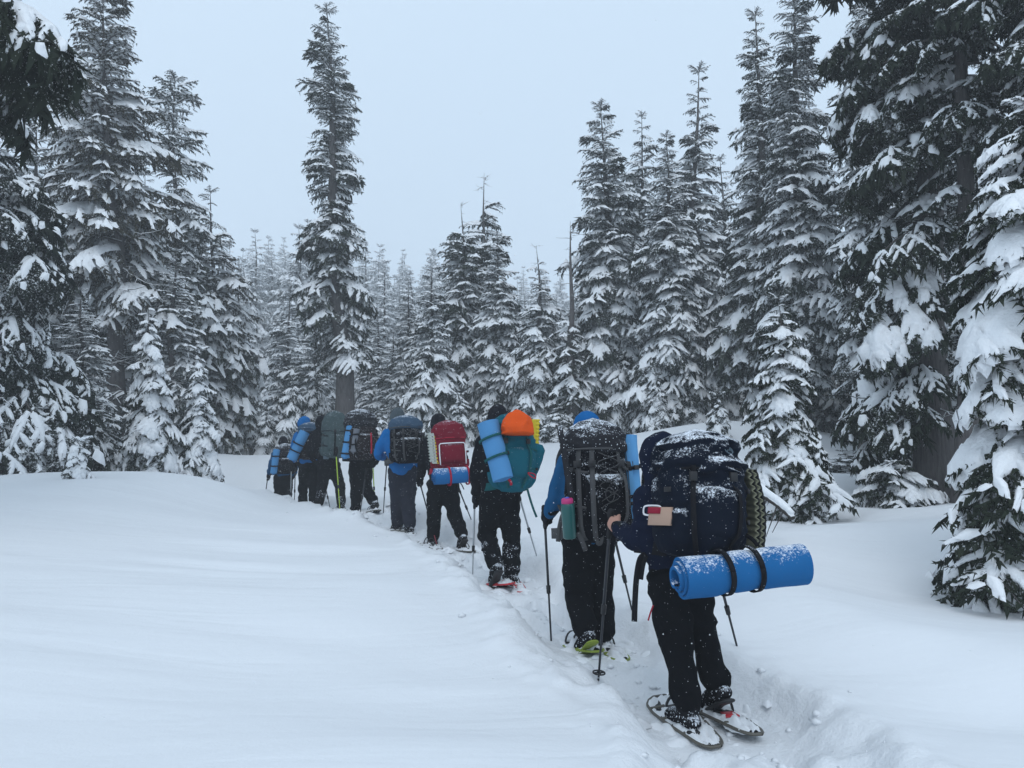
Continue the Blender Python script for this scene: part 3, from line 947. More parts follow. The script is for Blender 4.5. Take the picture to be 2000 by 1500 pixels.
for t_d in (SAP, SAP2, BUSH): TT[0] += tri_count(t_d)
under = [
    ((1090, 790), 20.0, 55, SAP, "white bush like sapling between the orange topped pack and the blue hatted hiker"),
    ((1040, 800), 22.0, 40, SAP2, "low frosted sapling just right of the orange pack top"),
    ((1215, 690), 21.0, 52, SAP2, "frosted sapling behind the head of the hiker with the blue hat"),
    ((1285, 730), 19.0, 42, SAP, "snowy sapling at the foot of the evenly tapering fir"),
    ((1345, 760), 19.5, 40, SAP2, "snowy sapling left of the small white sapling on the mound"),
    ((955, 790), 21.0, 34, SAP, "tiny sapling behind the left blue mat of the teal pack"),
    ((900, 770), 22.0, 42, SAP2, "frosted sapling right of the red backpack"),
    ((745, 800), 21.0, 46, SAP, "low sapling between the blue jacket hiker and the hiker before"),
    ((520, 800), 24.0, 40, SAP2, "low frosted sapling at the left end of the far clearing"),
    ((470, 770), 25.0, 46, SAP, "sapling standing where the left stand meets the clearing"),
    ((570, 740), 24.0, 52, SAP2, "sapling left of the lone tall tree's dark trunk"),
    ((615, 720), 26.0, 56, SAP, "dark sapling touching the lone tall tree's trunk"),
    ((1650, 880), 12.5, 70, SAP, "snowy sapling behind the young snow draped fir, to its right"),
    ((1735, 700), 14.0, 80, SAP2, "dark young fir under the old fir's boughs"),
]
for (top, Y, hw, td, lab) in under:
    tree_px("fir_sapling", 0, top, top[0], Y, hw, lab, "tree", "needles_frosted", td=td, rz=top[0] * .37)
tree_px("snowy_bush", 0, (1742, 905), 1742, 10.2, 92, "low dark bush capped with snow at the foot of the old dark trunk", "bush", "needles_dark", td=BUSH, rz=1.0)
# fillers of the right-hand stand and the left one: further back, partly hidden
back = [((1225, 330), 31, 70, 1, "second row fir filling the gap behind the blue hatted hiker's stand"), ((1420, 300), 29, 80, 3, "dim fir behind, between the open whorled top and the double topped pair"),
        ((1330, 380), 31, 70, 1, "hidden fir showing between the evenly tapering fir and the whorled one"), ((1620, 330), 24, 90, 3, "fir behind the gap right of the double topped pair"),
        ((1460, 420), 26, 85, 3, "fir low behind the left tree of the double topped pair"), ((1600, 330), 20, 90, 1, "fir half behind the young snow draped fir, farther back"),
        ((1745, 60), 19, 90, 3, "tall dark fir behind the old fir's left boughs"), ((1950, 100), 17, 140, 3, "dark fir behind the snow cushioned tree at the right edge"),
        ((1860, 200), 21, 140, 1, "deep shaded fir behind the two big trunks on the right"), ((1150, 480), 27, 60, 2, "cone shaped fir directly behind the grey dead snag"),
        ((1940, 330), 11.8, 110, 3, "deep green fir filling the gap behind the snow cushioned tree"),
        ((1780, 420), 17, 110, 3, "shorter fir behind the thick dark trunk, left of it"), ((1900, 480), 14, 120, 3, "shorter fir right behind the furrowed grey trunk"),
        ((270, 330), 27, 110, 3, "fir behind, between the bare trunked fir and the slim ragged one"), ((-10, 240), 19, 110, 3, "second fir in from the left edge, behind the big one"),
        ((330, 480), 20, 90, 3, "dark fir rising behind the tallest snow loaded sapling"), ((460, 560), 30, 60, 1, "low fir closing the right end of the left stand"),
        ((150, 560), 17, 80, 3, "dark fir left of the bare grey lower trunk"), ((-60, 300), 15, 140, 1, "fir cut by the left edge of the frame, behind the big one"),
        ((1010, 590), 30, 60, 1, "low fir between the full cone and the crooked fir"), ((880, 560), 32, 55, 0, "slim fir behind, right of the neat cone shaped fir"),
        ((560, 560), 33, 62, 0, "hazy fir left of the lone tall tree, standing apart"), ((610, 575), 31, 58, 2, "hazy fir touching the lone tall tree on its left"),
        ((735, 600), 33, 55, 0, "hazy fir just right of the lone tall tree"), ((765, 640), 30, 48, 2, "short hazy fir midway between the lone tall tree and the neat cone")]
for i, (top, Y, hw, k, lab) in enumerate(back):
    tree_px("fir_tree", 0, top, top[0], Y, hw, lab, "tree", ("needles_dark", "needles_frosted", "needles_brown")[i % 3 if k == 3 else 1], "firs of the second row", td=GEN[k], rz=i * 1.7)
print("tree tris", TT[0])

# ---- the far forest on the slope: small in the photo, one mesh each
FAR = []
for i in range(6):
    rs = np.random.RandomState(i)
    td = build_tree(500 + i, 12.0, [1.5, 1.8, 1.3, 1.7, 1.4, 2.0][i], start=.02, power=[.8, .7, .9, .65, 1., .75][i], n=190, kinds=(('far', 1),), gaps=[.1, .25, .15, .3, .1, .35][i], smallmesh=True)
    A = Acc()
    vs, fs, mi = [], [], []
    off = 0
    tri, quad, mt, mq = [], [], [], []
    for mname, mk in (('crown', 0), ('snow', 1), ('trunk', 2)):
        me_ = td[mname]
        v = np.zeros(len(me_.vertices) * 3); me_.vertices.foreach_get("co", v); v = v.reshape(-1, 3)
        n_ = len(me_.polygons)
        lt = np.zeros(n_, int); me_.polygons.foreach_get("loop_total", lt)
        lv = np.zeros(len(me_.loops), int); me_.loops.foreach_get("vertex_index", lv)
        st = np.concatenate([[0], np.cumsum(lt)[:-1]])
        for sz, dst, dm in ((3, tri, mt), (4, quad, mq)):
            k = st[lt == sz]
            if len(k):
                dst.append(lv[k[:, None] + np.arange(sz)] + off); dm.append(np.full(len(k), mk))
        vs.append(v); off += len(v)
    me = mesh_from("far_fir", np.concatenate(vs), [np.concatenate(tri), np.concatenate(quad)], True)
    for nm in ("needles_rimed", "snow_on_trees", "bark"): me.materials.append(MATS[nm])
    me.polygons.foreach_set("material_index", np.concatenate(mt + mq).astype(np.int32))
    FAR.append(me)
rnd = random.Random(11)
nfar = 0
placed = []
for row, (Y, sp, hh) in enumerate([(38, 2.3, 10.0), (47, 2.5, 12), (58, 2.7, 12.5), (72, 2.9, 13.5), (90, 3.2, 14), (112, 3.6, 15), (138, 4.2, 16)]):
    xw = Y * .80
    x = -xw
    while x < xw:
        x += sp * .70 * rnd.uniform(.6, 1.4)
        y = Y + rnd.uniform(-.09, .09) * Y
        px = 1000 + x / y * FPX
        if row < 2 and 420 < px < 560 and y < 44: continue
        if (px < 400 or px > 1160) and row > 2: continue
        if (px < 300 or px > 1300) and row > 0: continue
        h = hh * rnd.uniform(.72, 1.15) * (.8 if px > 640 and row < 2 else 1)
        if 850 < px < 1140: h *= .85
        o = link("far_fir_tree", FAR[rnd.randrange(6)], None, None, (x, y, gz(x, y) - .2))
        o.scale = (h / 12, h / 12, h / 12)
        s_ = rnd.uniform(.85, 1.2)
        o.scale = (h / 12 * s_, h / 12 * s_, h / 12)
        o.rotation_euler = (0, 0, rnd.uniform(0, 6.28))
        tag(o, "snowy fir fading into the falling snow on the far slope", "tree", "far firs on the hazy slope")
        nfar += 1
print("far trees", nfar)

# ---- fallen branch in the snow behind the nearest hiker
fb = Acc()
A_, B_ = P(1425, 928, 7.6), P(1550, 1012, 6.8)
u = np.linspace(0, 1, 9)[:, None]
pts = A_ * (1 - u) + B_ * u + np.array([[0, 0, .05]]) * np.sin(u * math.pi) + np.random.RandomState(3).normal(scale=.008, size=(9, 3))
ox = pts[0].copy()
add_tube(fb, pts - ox, np.linspace(.045, .028, 9), 7)
bo = link("fallen_branch", fb.mesh("fallen_branch"), MATS["snowy_bark"], None, ox)
tag(bo, "broken branch carrying a strip of snow, slanting down behind the nearest hiker", "branch")
for k, s_ in ((5, .22), (6, .30), (7, .2), (3, .18)):
    tw = Acc()
    q0 = pts[k] - ox
    uu = np.linspace(0, 1, 5)[:, None]
    add_tube(tw, q0 + uu * np.array([[-.10, .02, -s_]]) + np.sin(uu * 5) * .012, np.linspace(.009, .003, 5), 4)
    link("twig", tw.mesh("twig"), MATS["bark"], bo)
sn_ = Acc()
add_tube(sn_, pts[1:] - ox + np.array([0, 0, .04]), np.array([.020, .030, .032, .030, .036, .034, .036, .02]), 8)
link("snow_strip", sn_.mesh("snow_strip"), MATS["snow_on_trees"], bo)

# ================================================================ cloth, foam, metal
def cloth(name, color, specks=1.0, cover=0.0, rough=0.95, color2=None, spec=0.06, wr=0.5):
    """woven cloth with snow specks stuck to it; cover: how much snow lies on what faces up"""
    m, t_, b_ = principled(name, color, rough, spec)
    ov = objvec(t_)
    n1 = noise_out(t_, 6, 3, ov)
    c2 = color2 or tuple(c * 1.4 + .001 for c in color)
    col = mixcol(t_, n1, color, c2)
    vo = t_.nodes.new("ShaderNodeTexVoronoi")
    vo.inputs["Scale"].default_value = 78
    t_.links.new(ov, vo.inputs["Vector"])
    sc = t_.nodes.new("ShaderNodeSeparateColor")
    t_.links.new(vo.outputs["Color"], sc.inputs[0])
    thr = math_node(t_, 'MULTIPLY', math_node(t_, 'SUBTRACT', sc.outputs[0], 1 - .50 * specks), .42)
    sp_ = math_node(t_, 'GREATER_THAN', thr, vo.outputs["Distance"])
    g = t_.nodes.new("ShaderNodeNewGeometry")
    s3 = t_.nodes.new("ShaderNodeSeparateXYZ")
    t_.links.new(g.outputs["Normal"], s3.inputs[0])
    nf = noise_out(t_, 13, 4, ov, .7)
    ff = noise_out(t_, 95, 2, ov, .8)
    a = math_node(t_, 'ADD', math_node(t_, 'MULTIPLY', s3.outputs[2], .42), math_node(t_, 'MULTIPLY', nf, .8))
    a = math_node(t_, 'ADD', a, math_node(t_, 'MULTIPLY', ff, .95))
    a = math_node(t_, 'MULTIPLY', math_node(t_, 'SUBTRACT', a, 1.50 - .42 * cover), 4.0, True)
    f = math_node(t_, 'MAXIMUM', sp_, a)
    t_.links.new(mixcol(t_, f, col, (0.80, 0.84, 0.90)), b_.inputs["Base Color"])
    bump(t_, b_, math_node(t_, 'ADD', noise_out(t_, 22, 3, ov), math_node(t_, 'MULTIPLY', noise_out(t_, 420, 1, ov), .12)), wr, .012)
    return m


cloth("black_trousers", (0.004, 0.0045, 0.006), .72, .05)
cloth("black_jacket", (0.005, 0.0055, 0.008), .9, .25)
cloth("navy_jacket", (0.005, 0.008, 0.021), .9, .22)
cloth("navy_pack", (0.004, 0.0065, 0.014), .7, .95, color2=(0.006, 0.010, 0.020), rough=.8)
cloth("charcoal_pack", (0.020, 0.020, 0.024), 1.3, .84, color2=(0.03, 0.03, 0.034))
cloth("black_pack", (0.004, 0.004, 0.006), 1.0, 1.0)
cloth("brown_black_pack", (0.018, 0.014, 0.015), 1.3, .8)
cloth("blue_jacket", (0.009, 0.070, 0.165), .5, .0, color2=(0.012, 0.085, 0.20))
cloth("bright_blue_jacket", (0.008, 0.115, 0.33), .4, .0, color2=(0.010, 0.135, 0.38))
cloth("dark_teal_pack", (0.006, 0.085, 0.12), .6, .4, color2=(0.010, 0.11, 0.15))
cloth("red_pack", (0.14, 0.010, 0.022), .8, .55, color2=(0.18, 0.014, 0.028))
cloth("orange_cover", (0.70, 0.085, 0.012), .5, .0, color2=(0.75, 0.10, 0.015))
cloth("grey_green_pack", (0.05, 0.075, 0.078), .9, .5, color2=(0.07, 0.095, 0.10))
cloth("slate_trousers", (0.020, 0.022, 0.032), .8, .05)
cloth("blue_grey_pack", (0.04, 0.07, 0.11), .8, .6)
cloth("grey_webbing", (0.060, 0.060, 0.062), .8, .3)
cloth("black_webbing", (0.010, 0.010, 0.012), .6, .45)
cloth("green_webbing", (0.010, 0.075, 0.080), .5, .3)
cloth("red_webbing", (0.30, 0.016, 0.035), .5, .2)
cloth("glove_black", (0.008, 0.009, 0.012), .7, .25)
cloth("boot_black", (0.010, 0.010, 0.012), 1.8, .9)
cloth("gaiter_snowy", (0.010, 0.010, 0.013), 2.0, .75)
cloth("blue_hat", (0.009, 0.095, 0.27), .3, .1)
cloth("beanie_black", (0.012, 0.012, 0.016), .7, .3)
cloth("beanie_grey", (0.06, 0.075, 0.085), .7, .3)
cloth("foam_blue", (0.085, 0.26, 0.50), .35, .55, rough=.8, color2=(0.09, 0.27, 0.52), wr=.12)
cloth("foam_royal", (0.014, 0.115, 0.30), .35, .82, rough=.8, color2=(0.016, 0.125, 0.32), wr=.12)
cloth("foam_light", (0.13, 0.34, 0.56), .35, .3, rough=.7, color2=(0.11, 0.32, 0.64), wr=.12)
cloth("foam_yellow", (0.62, 0.48, 0.04), .3, .2, wr=.2)
cloth("foam_black", (0.02, 0.02, 0.02), .6, .2, wr=.2)
cloth("foam_olive", (0.16, 0.16, 0.11), .6, .5, wr=.2)
cloth("foam_pale", (0.42, 0.44, 0.40), .6, .6, wr=.2)
cloth("grey_roll", (0.14, 0.15, 0.17), .6, .4)
principled("skin", (0.45, 0.24, 0.18), .55, .4)
principled("hair", (0.03, 0.02, 0.015), .7, .3)
principled("pole_black", (0.012, 0.014, 0.020), .35, .5)
principled("pole_blue", (0.02, 0.10, 0.25), .35, .5)
principled("pole_grey", (0.38, 0.40, 0.42), .4, .5)
principled("pole_lime", (0.50, 0.68, 0.06), .4, .5)
principled("pole_red", (0.35, 0.06, 0.08), .4, .5)
principled("grip_black", (0.012, 0.012, 0.014), .8, .3)
principled("plastic_black", (0.014, 0.014, 0.016), .5, .4)
principled("bronze_frame", (0.10, 0.092, 0.075), .5, .5)
principled("lime_plastic", (0.22, 0.28, 0.03), .5, .4)
principled("red_plastic", (0.50, 0.022, 0.035), .5, .4)
principled("pink_plastic", (0.48, 0.03, 0.16), .45, .4)
principled("violet_plastic", (0.10, 0.12, 0.55), .45, .4)
principled("teal_plastic", (0.008, 0.085, 0.080), .3, .5)
principled("tan_paper", (0.42, 0.28, 0.21), .8, .2)
principled("maroon_paper", (0.25, 0.01, 0.03), .7, .2)
principled("white_plastic", (0.75, 0.75, 0.78), .5, .3)
principled("logo_grey", (0.10, 0.14, 0.17), .7, .2)
principled("snow_lump", GROUNDSNOW, .8, .2)


# ================================================================ soft bodies
def capsule(pts, radii):
    """chain with rounded ends"""
    pts = np.asarray(pts, float); radii = np.asarray(radii, float)
    d0 = pts[0] - pts[1]; d0 /= np.linalg.norm(d0)
    d1 = pts[-1] - pts[-2]; d1 /= np.linalg.norm(d1)
    a = np.array([.98, .75, .4]) * math.pi / 2
    P0 = [pts[0] + d0 * radii[0] * math.sin(x) for x in a]
    R0 = [radii[0] * max(math.cos(x), .03) for x in a]
    P1 = [pts[-1] + d1 * radii[-1] * math.sin(x) for x in a[::-1]]
    R1 = [radii[-1] * max(math.cos(x), .03) for x in a[::-1]]
    return np.array(P0 + list(pts) + P1), np.array(R0 + list(radii) + R1)


def densify(pts, radii, k=3):
    pts = np.asarray(pts, float); radii = np.asarray(radii, float)
    if len(pts) == 2:
        t = np.linspace(0, 1, k + 1)[:, None]
        return pts[0] * (1 - t) + pts[1] * t, np.interp(t[:, 0], [0, 1], radii)
    # catmull-rom through the joints
    e = np.concatenate([[2 * pts[0] - pts[1]], pts, [2 * pts[-1] - pts[-2]]])
    out_p, out_r = [], []
    for i in range(len(pts) - 1):
        for j in range(k):
            t = j / k
            a, b, c, d = e[i], e[i + 1], e[i + 2], e[i + 3]
            out_p.append(.5 * ((2 * b) + (-a + c) * t + (2 * a - 5 * b + 4 * c - d) * t * t + (-a + 3 * b - 3 * c + d) * t ** 3))
            out_r.append(radii[i] * (1 - t) + radii[i + 1] * t)
    out_p.append(pts[-1]); out_r.append(radii[-1])
    return np.array(out_p), np.array(out_r)


def soft(name, chains, voxel, folds=0.0, seed=0, origin=(0, 0, 0), smooth_it=4, fscale=(5, 5, 13), cut=None):
    """one continuous surface grown round tapered chains (pts, radii, flat, up)"""
    A = Acc()
    for ch in chains:
        pts, rad = ch[0], ch[1]
        flat = ch[2] if len(ch) > 2 else 1.0
        up = ch[3] if len(ch) > 3 else (0.13, 1, 0.1)
        p, r = densify(pts, rad)
        p, r = capsule(p, r)
        add_tube(A, p, r, 14, True, flat, up)
    me = A.mesh(name)
    o = bpy.data.objects.new("tmp", me)
    C.objects.link(o)
    md = o.modifiers.new("r", 'REMESH'); md.mode = 'VOXEL'; md.voxel_size = voxel; md.use_smooth_shade = True
    ms = o.modifiers.new("s", 'SMOOTH'); ms.factor = .5; ms.iterations = smooth_it
    dg = bpy.context.evaluated_depsgraph_get()
    dg.update()
    me2 = bpy.data.meshes.new_from_object(o.evaluated_get(dg))
    bpy.data.objects.remove(o)
    n = len(me2.vertices)
    v = np.zeros(n * 3); me2.vertices.foreach_get("co", v); v = v.reshape(-1, 3)
    if folds > 0:
        nn = np.zeros(n * 3); me2.vertices.foreach_get("normal", nn); nn = nn.reshape(-1, 3)
        q = v * np.array(fscale)
        q = q + 1.1 * np.stack([fbm(v * 5 + 3, 1, seed), fbm(v * 5 + 8, 1, seed + 1), fbm(v * 4 + 1, 1, seed + 2)], -1)
        rd = 1 - 2 * np.abs(vnoise(q, seed + 5))
        amt = .5 + .5 * np.clip(vnoise(v * 3.1, seed + 9) + .4, 0, 1)
        v = v + nn * (folds * (rd * amt + .35 * vnoise(v * 24, seed + 7)))[:, None]
    v = v - np.asarray(origin)
    me2.vertices.foreach_set("co", v.ravel())
    me2.polygons.foreach_set("use_smooth", np.ones(len(me2.polygons), bool))
    me2.update()
    me2.name = name
    me2.materials.clear()
    return me2


def unit(v):
    v = np.asarray(v, float)
    return v / (np.linalg.norm(v) + 1e-12)


class Frame:
    """heading angle th (degrees to the left of +Y)"""
    def __init__(s, th):
        a = R(th)
        s.f = np.array([-math.sin(a), math.cos(a), 0.0])
        s.r = np.array([math.cos(a), math.sin(a), 0.0])
        s.u = np.array([0, 0, 1.0])


def hand_chains(wrist, f, palm_n, grip, s=1.0):
    """a fist closed round a pole: palm, four fingers of unequal length bent twice, thumb from the side of the palm.
    f: direction wrist->knuckles, palm_n: out of the palm towards the pole, grip: along the pole (upwards)"""
    f, palm_n, grip = unit(f), unit(palm_n), unit(grip)
    ch = [([wrist, wrist + f * .085 * s], [.027 * s, .036 * s], .72, palm_n),
          ([wrist + f * .03 * s + grip * .02 * s, wrist + f * .08 * s + grip * .022 * s], [.022 * s, .022 * s]),
          ([wrist + f * .03 * s - grip * .02 * s, wrist + f * .08 * s - grip * .024 * s], [.022 * s, .020 * s])]
    for i, (off, L) in enumerate([(.034, .92), (.012, 1.0), (-.011, .94), (-.033, .76)]):
        b = wrist + f * .080 * s + grip * off * s
        k1 = b + (f * .030 + palm_n * .018) * L * s
        k2 = k1 + (palm_n * .028 - f * .006) * L * s
        k3 = k2 + (-f * .022 + palm_n * .002) * L * s
        ch.append(([b - f * .02 * s, b, k1, k2, k3], [.0125 * s, .0125 * s, .0120 * s, .0112 * s, .0098 * s]))
    tb = wrist + f * .028 * s + grip * .030 * s
    t1 = tb + (grip * .022 + palm_n * .022 + f * .012) * s
    t2 = t1 + (palm_n * .026 + f * .020) * s
    t3 = t2 + (palm_n * .010 + f * .020 - grip * .012) * s
    ch.append(([tb, t1, t2, t3], [.017 * s, .0145 * s, .0130 * s, .0110 * s]))
    return ch


def part(name, me, mat, root, org=None):
    o = link(name, me, MATS[mat], root)
    return o


def person(J, Y, th, label, mats, hat=None, voxel=.02, seed=0, scale=1.0, skin_hand=None, hood=False, thick=1.0, gaiter=False, leg=.88, heels=(0, 0), sole=(None, None), lean=0.0, hem=.10):
    F = Frame(th)
    W = {}
    for k, a in J.items():
        W[k] = P(a[0], a[1], Y + (a[2] if len(a) > 2 else 0))
    org = W['pelvis'].copy()
    org[2] = gz(org[0], org[1])
    root = empty("person", org, label, "person")
    s = scale
    f, r, u = F.f, F.r, F.u
    nk, hd, pv = W['neck'], W['head'], W['pelvis']
    shL, shR = W['shL'], W['shR']
    chest = nk * .60 + pv * .40 - f * .0
    waist = nk * .28 + pv * .72
    # the body itself: one surface from head to ankles
    face = f
    hch = [([hd - u * .015 * s - face * .012 * s, hd + u * .03 * s - face * .015 * s], [.088 * s, .092 * s]),
           ([hd - u * .05 * s + face * .02 * s, hd - u * .085 * s + face * .045 * s], [.066 * s, .045 * s]),
           ([hd + u * .005 * s + face * .085 * s, hd - u * .028 * s + face * .103 * s], [.012 * s, .016 * s]),
           ([hd - u * .02 * s + r * .088 * s - face * .0, hd + u * .02 * s + r * .092 * s - face * .006 * s], [.014 * s, .017 * s], .6),
           ([hd - u * .02 * s - r * .088 * s, hd + u * .02 * s - r * .092 * s - face * .006 * s], [.014 * s, .017 * s], .6),
           ([hd - u * .062 * s + face * .082 * s - r * .02 * s, hd - u * .062 * s + face * .082 * s + r * .02 * s], [.011 * s, .011 * s]),
           ([hd - u * .06 * s, nk - u * .03], [.058 * s, .062 * s])]
    ch = list(hch)
    ch += [([nk - u * .05, chest, waist, pv], [.13 * s, .155 * s, .135 * s, .150 * s], .66, f),
           ([shL, shR], [.062 * s, .062 * s])]
    for a in 'LR':
        ch.append(([W['sh' + a], W['el' + a], W['wr' + a]], [.050 * s, .040 * s, .028 * s]))
        ch.append(([W['hip' + a], W['kn' + a], W['an' + a]], [.078 * s, .055 * s, .042 * s]))
    for a in 'LR':
        if skin_hand == a:
            hnd = W['wr' + a]
            ch += hand_chains(hnd, W['ha' + a] - hnd, J['palm' + a + '_'] if False else f * .3 + r * (.5 if a == 'L' else -.5) , u + f * .25, 1.0 * s)
    bvox = .0095 if skin_hand else .034
    part("body", soft("body", ch, bvox, 0, seed, org, 2), 'skin', root)
    # jacket
    T = thick * s
    jc = [([nk - u * .02, chest + u * .05, chest - u * .08, waist, pv + u * hem, pv + u * (hem - .03)], [.135 * T, .195 * T, .195 * T, .175 * T, .178 * T, .178 * T], .70, f),
          ([shL - u * .01, shR - u * .01], [.082 * T, .082 * T])]
    for a in 'LR':
        jc.append(([W['sh' + a] - u * .01, W['el' + a], W['wr' + a]], [.078 * T, .064 * T, .048 * T]))
    if hood:
        jc.append(([nk + u * .02 - f * .01, hd - u * .03 - f * .012, hd + u * .028 * s - f * .01], [.098 * s, .118 * s, .112 * s]))
    else:
        jc.append(([nk - u * .02, nk + u * .045], [.078 * s, .068 * s]))
    part("jacket", soft("jacket", jc, voxel, .014 * s, seed + 3, org, 3, (5, 5, 11)), mats['jacket'], root)
    # trousers: the two legs and the seat as one piece
    tc_ = [([W['hipL'] + u * .05, W['hipR'] + u * .05], [.125 * T * leg, .125 * T * leg]),
           ([pv + u * .06, pv - u * .08], [.155 * T * leg, .155 * T * leg], .74, f)]
    for a in 'LR':
        an = W['an' + a]; kn = W['kn' + a]; hp = W['hip' + a]
        tc_.append(([hp, hp * .45 + kn * .55, kn, kn * .5 + an * .5, an + (kn - an) * .10], [.122 * T * leg, .112 * T * leg, .094 * T * leg, .090 * T * leg, .088 * T * leg]))
    part("trousers", soft("trousers", tc_, voxel, .017 * s, seed + 6, org, 3, (4, 4, 12)), mats['trousers'], root)
    # boots
    for i, a in enumerate('LR'):
        an = W['an' + a]
        lift = heels[i]
        fd = unit(f * math.cos(R(lift)) - u * math.sin(R(lift)))
        ud = unit(u * math.cos(R(lift)) + f * math.sin(R(lift)))
        heel = an - ud * .055 * s - fd * .035 * s
        toe = an - ud * .070 * s + fd * .175 * s
        bc = [([an + (W['kn' + a] - an) * .16, an], [.062 * s, .060 * s]),
              ([heel, an - ud * .045 * s + fd * .05 * s, toe], [.050 * s, .055 * s, .046 * s], .8, ud)]
        bo_ = part("boot", soft("boot", bc, max(.010, voxel * .7), .006, seed + 11 + i, org, 2), 'boot_black', root)
        so_ = Acc()
        add_tube(so_, np.array([heel - fd * .055 * s, heel - fd * .03 * s, heel + fd * .06 * s, toe - fd * .02 * s, toe + fd * .03 * s, toe + fd * .05 * s]) - ud * .045 * s - org,
                 np.array([.030, .046, .042, .052, .04, .012]) * s, 12, True, .30, ud)
        link("sole", so_.mesh("sole"), MATS[sole[i] or 'plastic_black'], bo_)
        if gaiter:
            g1 = an + (W['kn' + a] - an) * .75
            part("gaiter", soft("gaiter", [([g1, an + (W['kn' + a] - an) * .1], [.092 * T * leg, .086 * T * leg])], max(.012, voxel * .7), .010, seed + 21 + i, org, 2), 'gaiter_snowy', root)
    # gloves closed round the poles
    for a in 'LR':
        wr, ha = W['wr' + a], W['ha' + a]
        fw = unit(ha - wr)
        pn = unit(np.cross(fw, np.cross(r if a == 'L' else -r, fw)))
        gr = unit(np.cross(fw, pn)) * (1 if np.cross(fw, pn)[2] > 0 else -1)
        if skin_hand == a:
            part("glove_cuff", soft("glove_cuff", [([wr - fw * .09, wr + fw * .035], [.047 * s, .040 * s])], .008, .004, seed, org, 2), 'glove_black', root)
            continue
        part("glove", soft("glove", [([wr - fw * .06, wr], [.046 * s, .040 * s])] + hand_chains(wr, fw, pn, gr, 1.12 * s), .0075 if voxel < .018 else .012, .003, seed + 31, org, 1), 'glove_black', root)
    if hat:
        kind, mt = hat
        c = hd + u * .030 * s - f * .008 * s
        hc = [([c - u * .012, c + u * .035 * s], [.108 * s, .096 * s])]
        if kind == 'pom': hc.append(([c + u * .14 * s, c + u * .15 * s], [.028, .028]))
        hm_ = soft("hat", hc, max(.010, voxel * .6), .004, seed + 40, org, 2, (30, 30, 2))
        part("hat", hm_, mt, root)
    return root, W, F


# ================================================================ packs
class PackSurf:
    def __init__(s, bot, top, F, W, D, sq=2.7, prof=None, bulge=.0):
        s.b, s.t = np.asarray(bot), np.asarray(top)
        s.up = unit(s.t - s.b)
        s.r = unit(F.r - s.up * (F.r @ s.up))
        s.back = np.cross(s.r, s.up)
        if s.back @ F.f > 0: s.back = -s.back
        s.H = np.linalg.norm(s.t - s.b)
        s.W, s.D, s.sq = W / 2, D / 2, sq
        s.prof = prof or [(0, .62), (.05, .85), (.14, .98), (.4, 1.0), (.7, .98), (.88, .9), (.96, .72), (1, .35)]

    def pt(s, k, a, off=0.0):
        k = np.asarray(k, float); a = np.asarray(a, float)
        p = np.interp(k, [q[0] for q in s.prof], [q[1] for q in s.prof])
        c, sn = np.cos(a), np.sin(a)
        rr = (np.abs(c) ** s.sq + np.abs(sn) ** s.sq) ** (-1 / s.sq)
        x = (s.W * p * rr + off) * c
        y = (s.D * p * rr + off) * sn
        return s.b + s.up * (k * s.H)[..., None] + s.r * x[..., None] + s.back * y[..., None]

    def grid(s, ks, as_, off=0.0):
        K, A = np.meshgrid(ks, as_, indexing='ij')
        return s.pt(K, A, off)


def closed_shell(S, nk, na, seed, amp, k0=0.0, k1=1.0, off=0.0, freq=7.0, crease=(1, 1, 2.2)):
    ks = np.linspace(k0, k1, nk)
    a = np.linspace(0, 2 * math.pi, na, endpoint=False)
    g = S.grid(ks, a, off).reshape(-1, 3)
    cen = np.repeat(S.b + S.up * (ks * S.H)[:, None], na, 0)
    n = g - cen
    n /= np.linalg.norm(n, axis=1)[:, None] + 1e-9
    loc = np.stack([(g - S.b) @ S.r, (g - S.b) @ S.back, (g - S.b) @ S.up], -1)
    q = loc * freq * np.array(crease)
    q = q + .8 * np.stack([vnoise(loc * 6 + 5, seed), vnoise(loc * 6 + 15, seed), vnoise(loc * 6 + 25, seed)], -1)
    d = amp * ((1 - 2 * np.abs(vnoise(q, seed))) + .5 * vnoise(loc * 14, seed + 3))
    g = g + n * d[:, None]
    i = np.arange(nk * na).reshape(nk, na)
    f = np.stack([i[:-1, :], np.roll(i, -1, 1)[:-1, :], np.roll(i, -1, 1)[1:, :], i[1:, :]], -1).reshape(-1, 4)
    v = np.concatenate([g, [g[:na].mean(0) - S.up * .01], [g[-na:].mean(0) + S.up * .012]])
    k = np.arange(na)
    t = np.concatenate([np.stack([(k + 1) % na, k, np.full(na, nk * na)], -1), np.stack([(nk - 1) * na + k, (nk - 1) * na + (k + 1) % na, np.full(na, nk * na + 1)], -1)])
    A = Acc()
    A.v.append(v); A.n = len(v); A.q.append(f); A.t.append(t)
    return A


def patch(S, k0, k1, a0, a1, bulge, seed, amp=.004, n=16, open_top=False):
    ks, as_ = np.linspace(k0, k1, n), np.linspace(R(a0), R(a1), n)
    K, A = np.meshgrid(ks, as_, indexing='ij')
    u = (K - k0) / (k1 - k0) * 2 - 1
    v = (A - as_[0]) / (as_[-1] - as_[0]) * 2 - 1
    uu = np.where(u > 0, np.abs(u) * (.55 if open_top else 1), np.abs(u))
    off = -.006 + (bulge + .006) * (1 - uu ** 6) * (1 - np.abs(v) ** 6)
    off = off + amp * vnoise(np.stack([K.ravel() * 14, A.ravel() * 5, K.ravel() * 0], -1), seed).reshape(K.shape)
    g = S.pt(K, A, off).reshape(-1, 3)
    i = np.arange(n * n).reshape(n, n)
    A_ = Acc()
    A_.add(g, np.stack([i[:-1, :-1], i[:-1, 1:], i[1:, 1:], i[1:, :-1]], -1).reshape(-1, 4))
    return A_


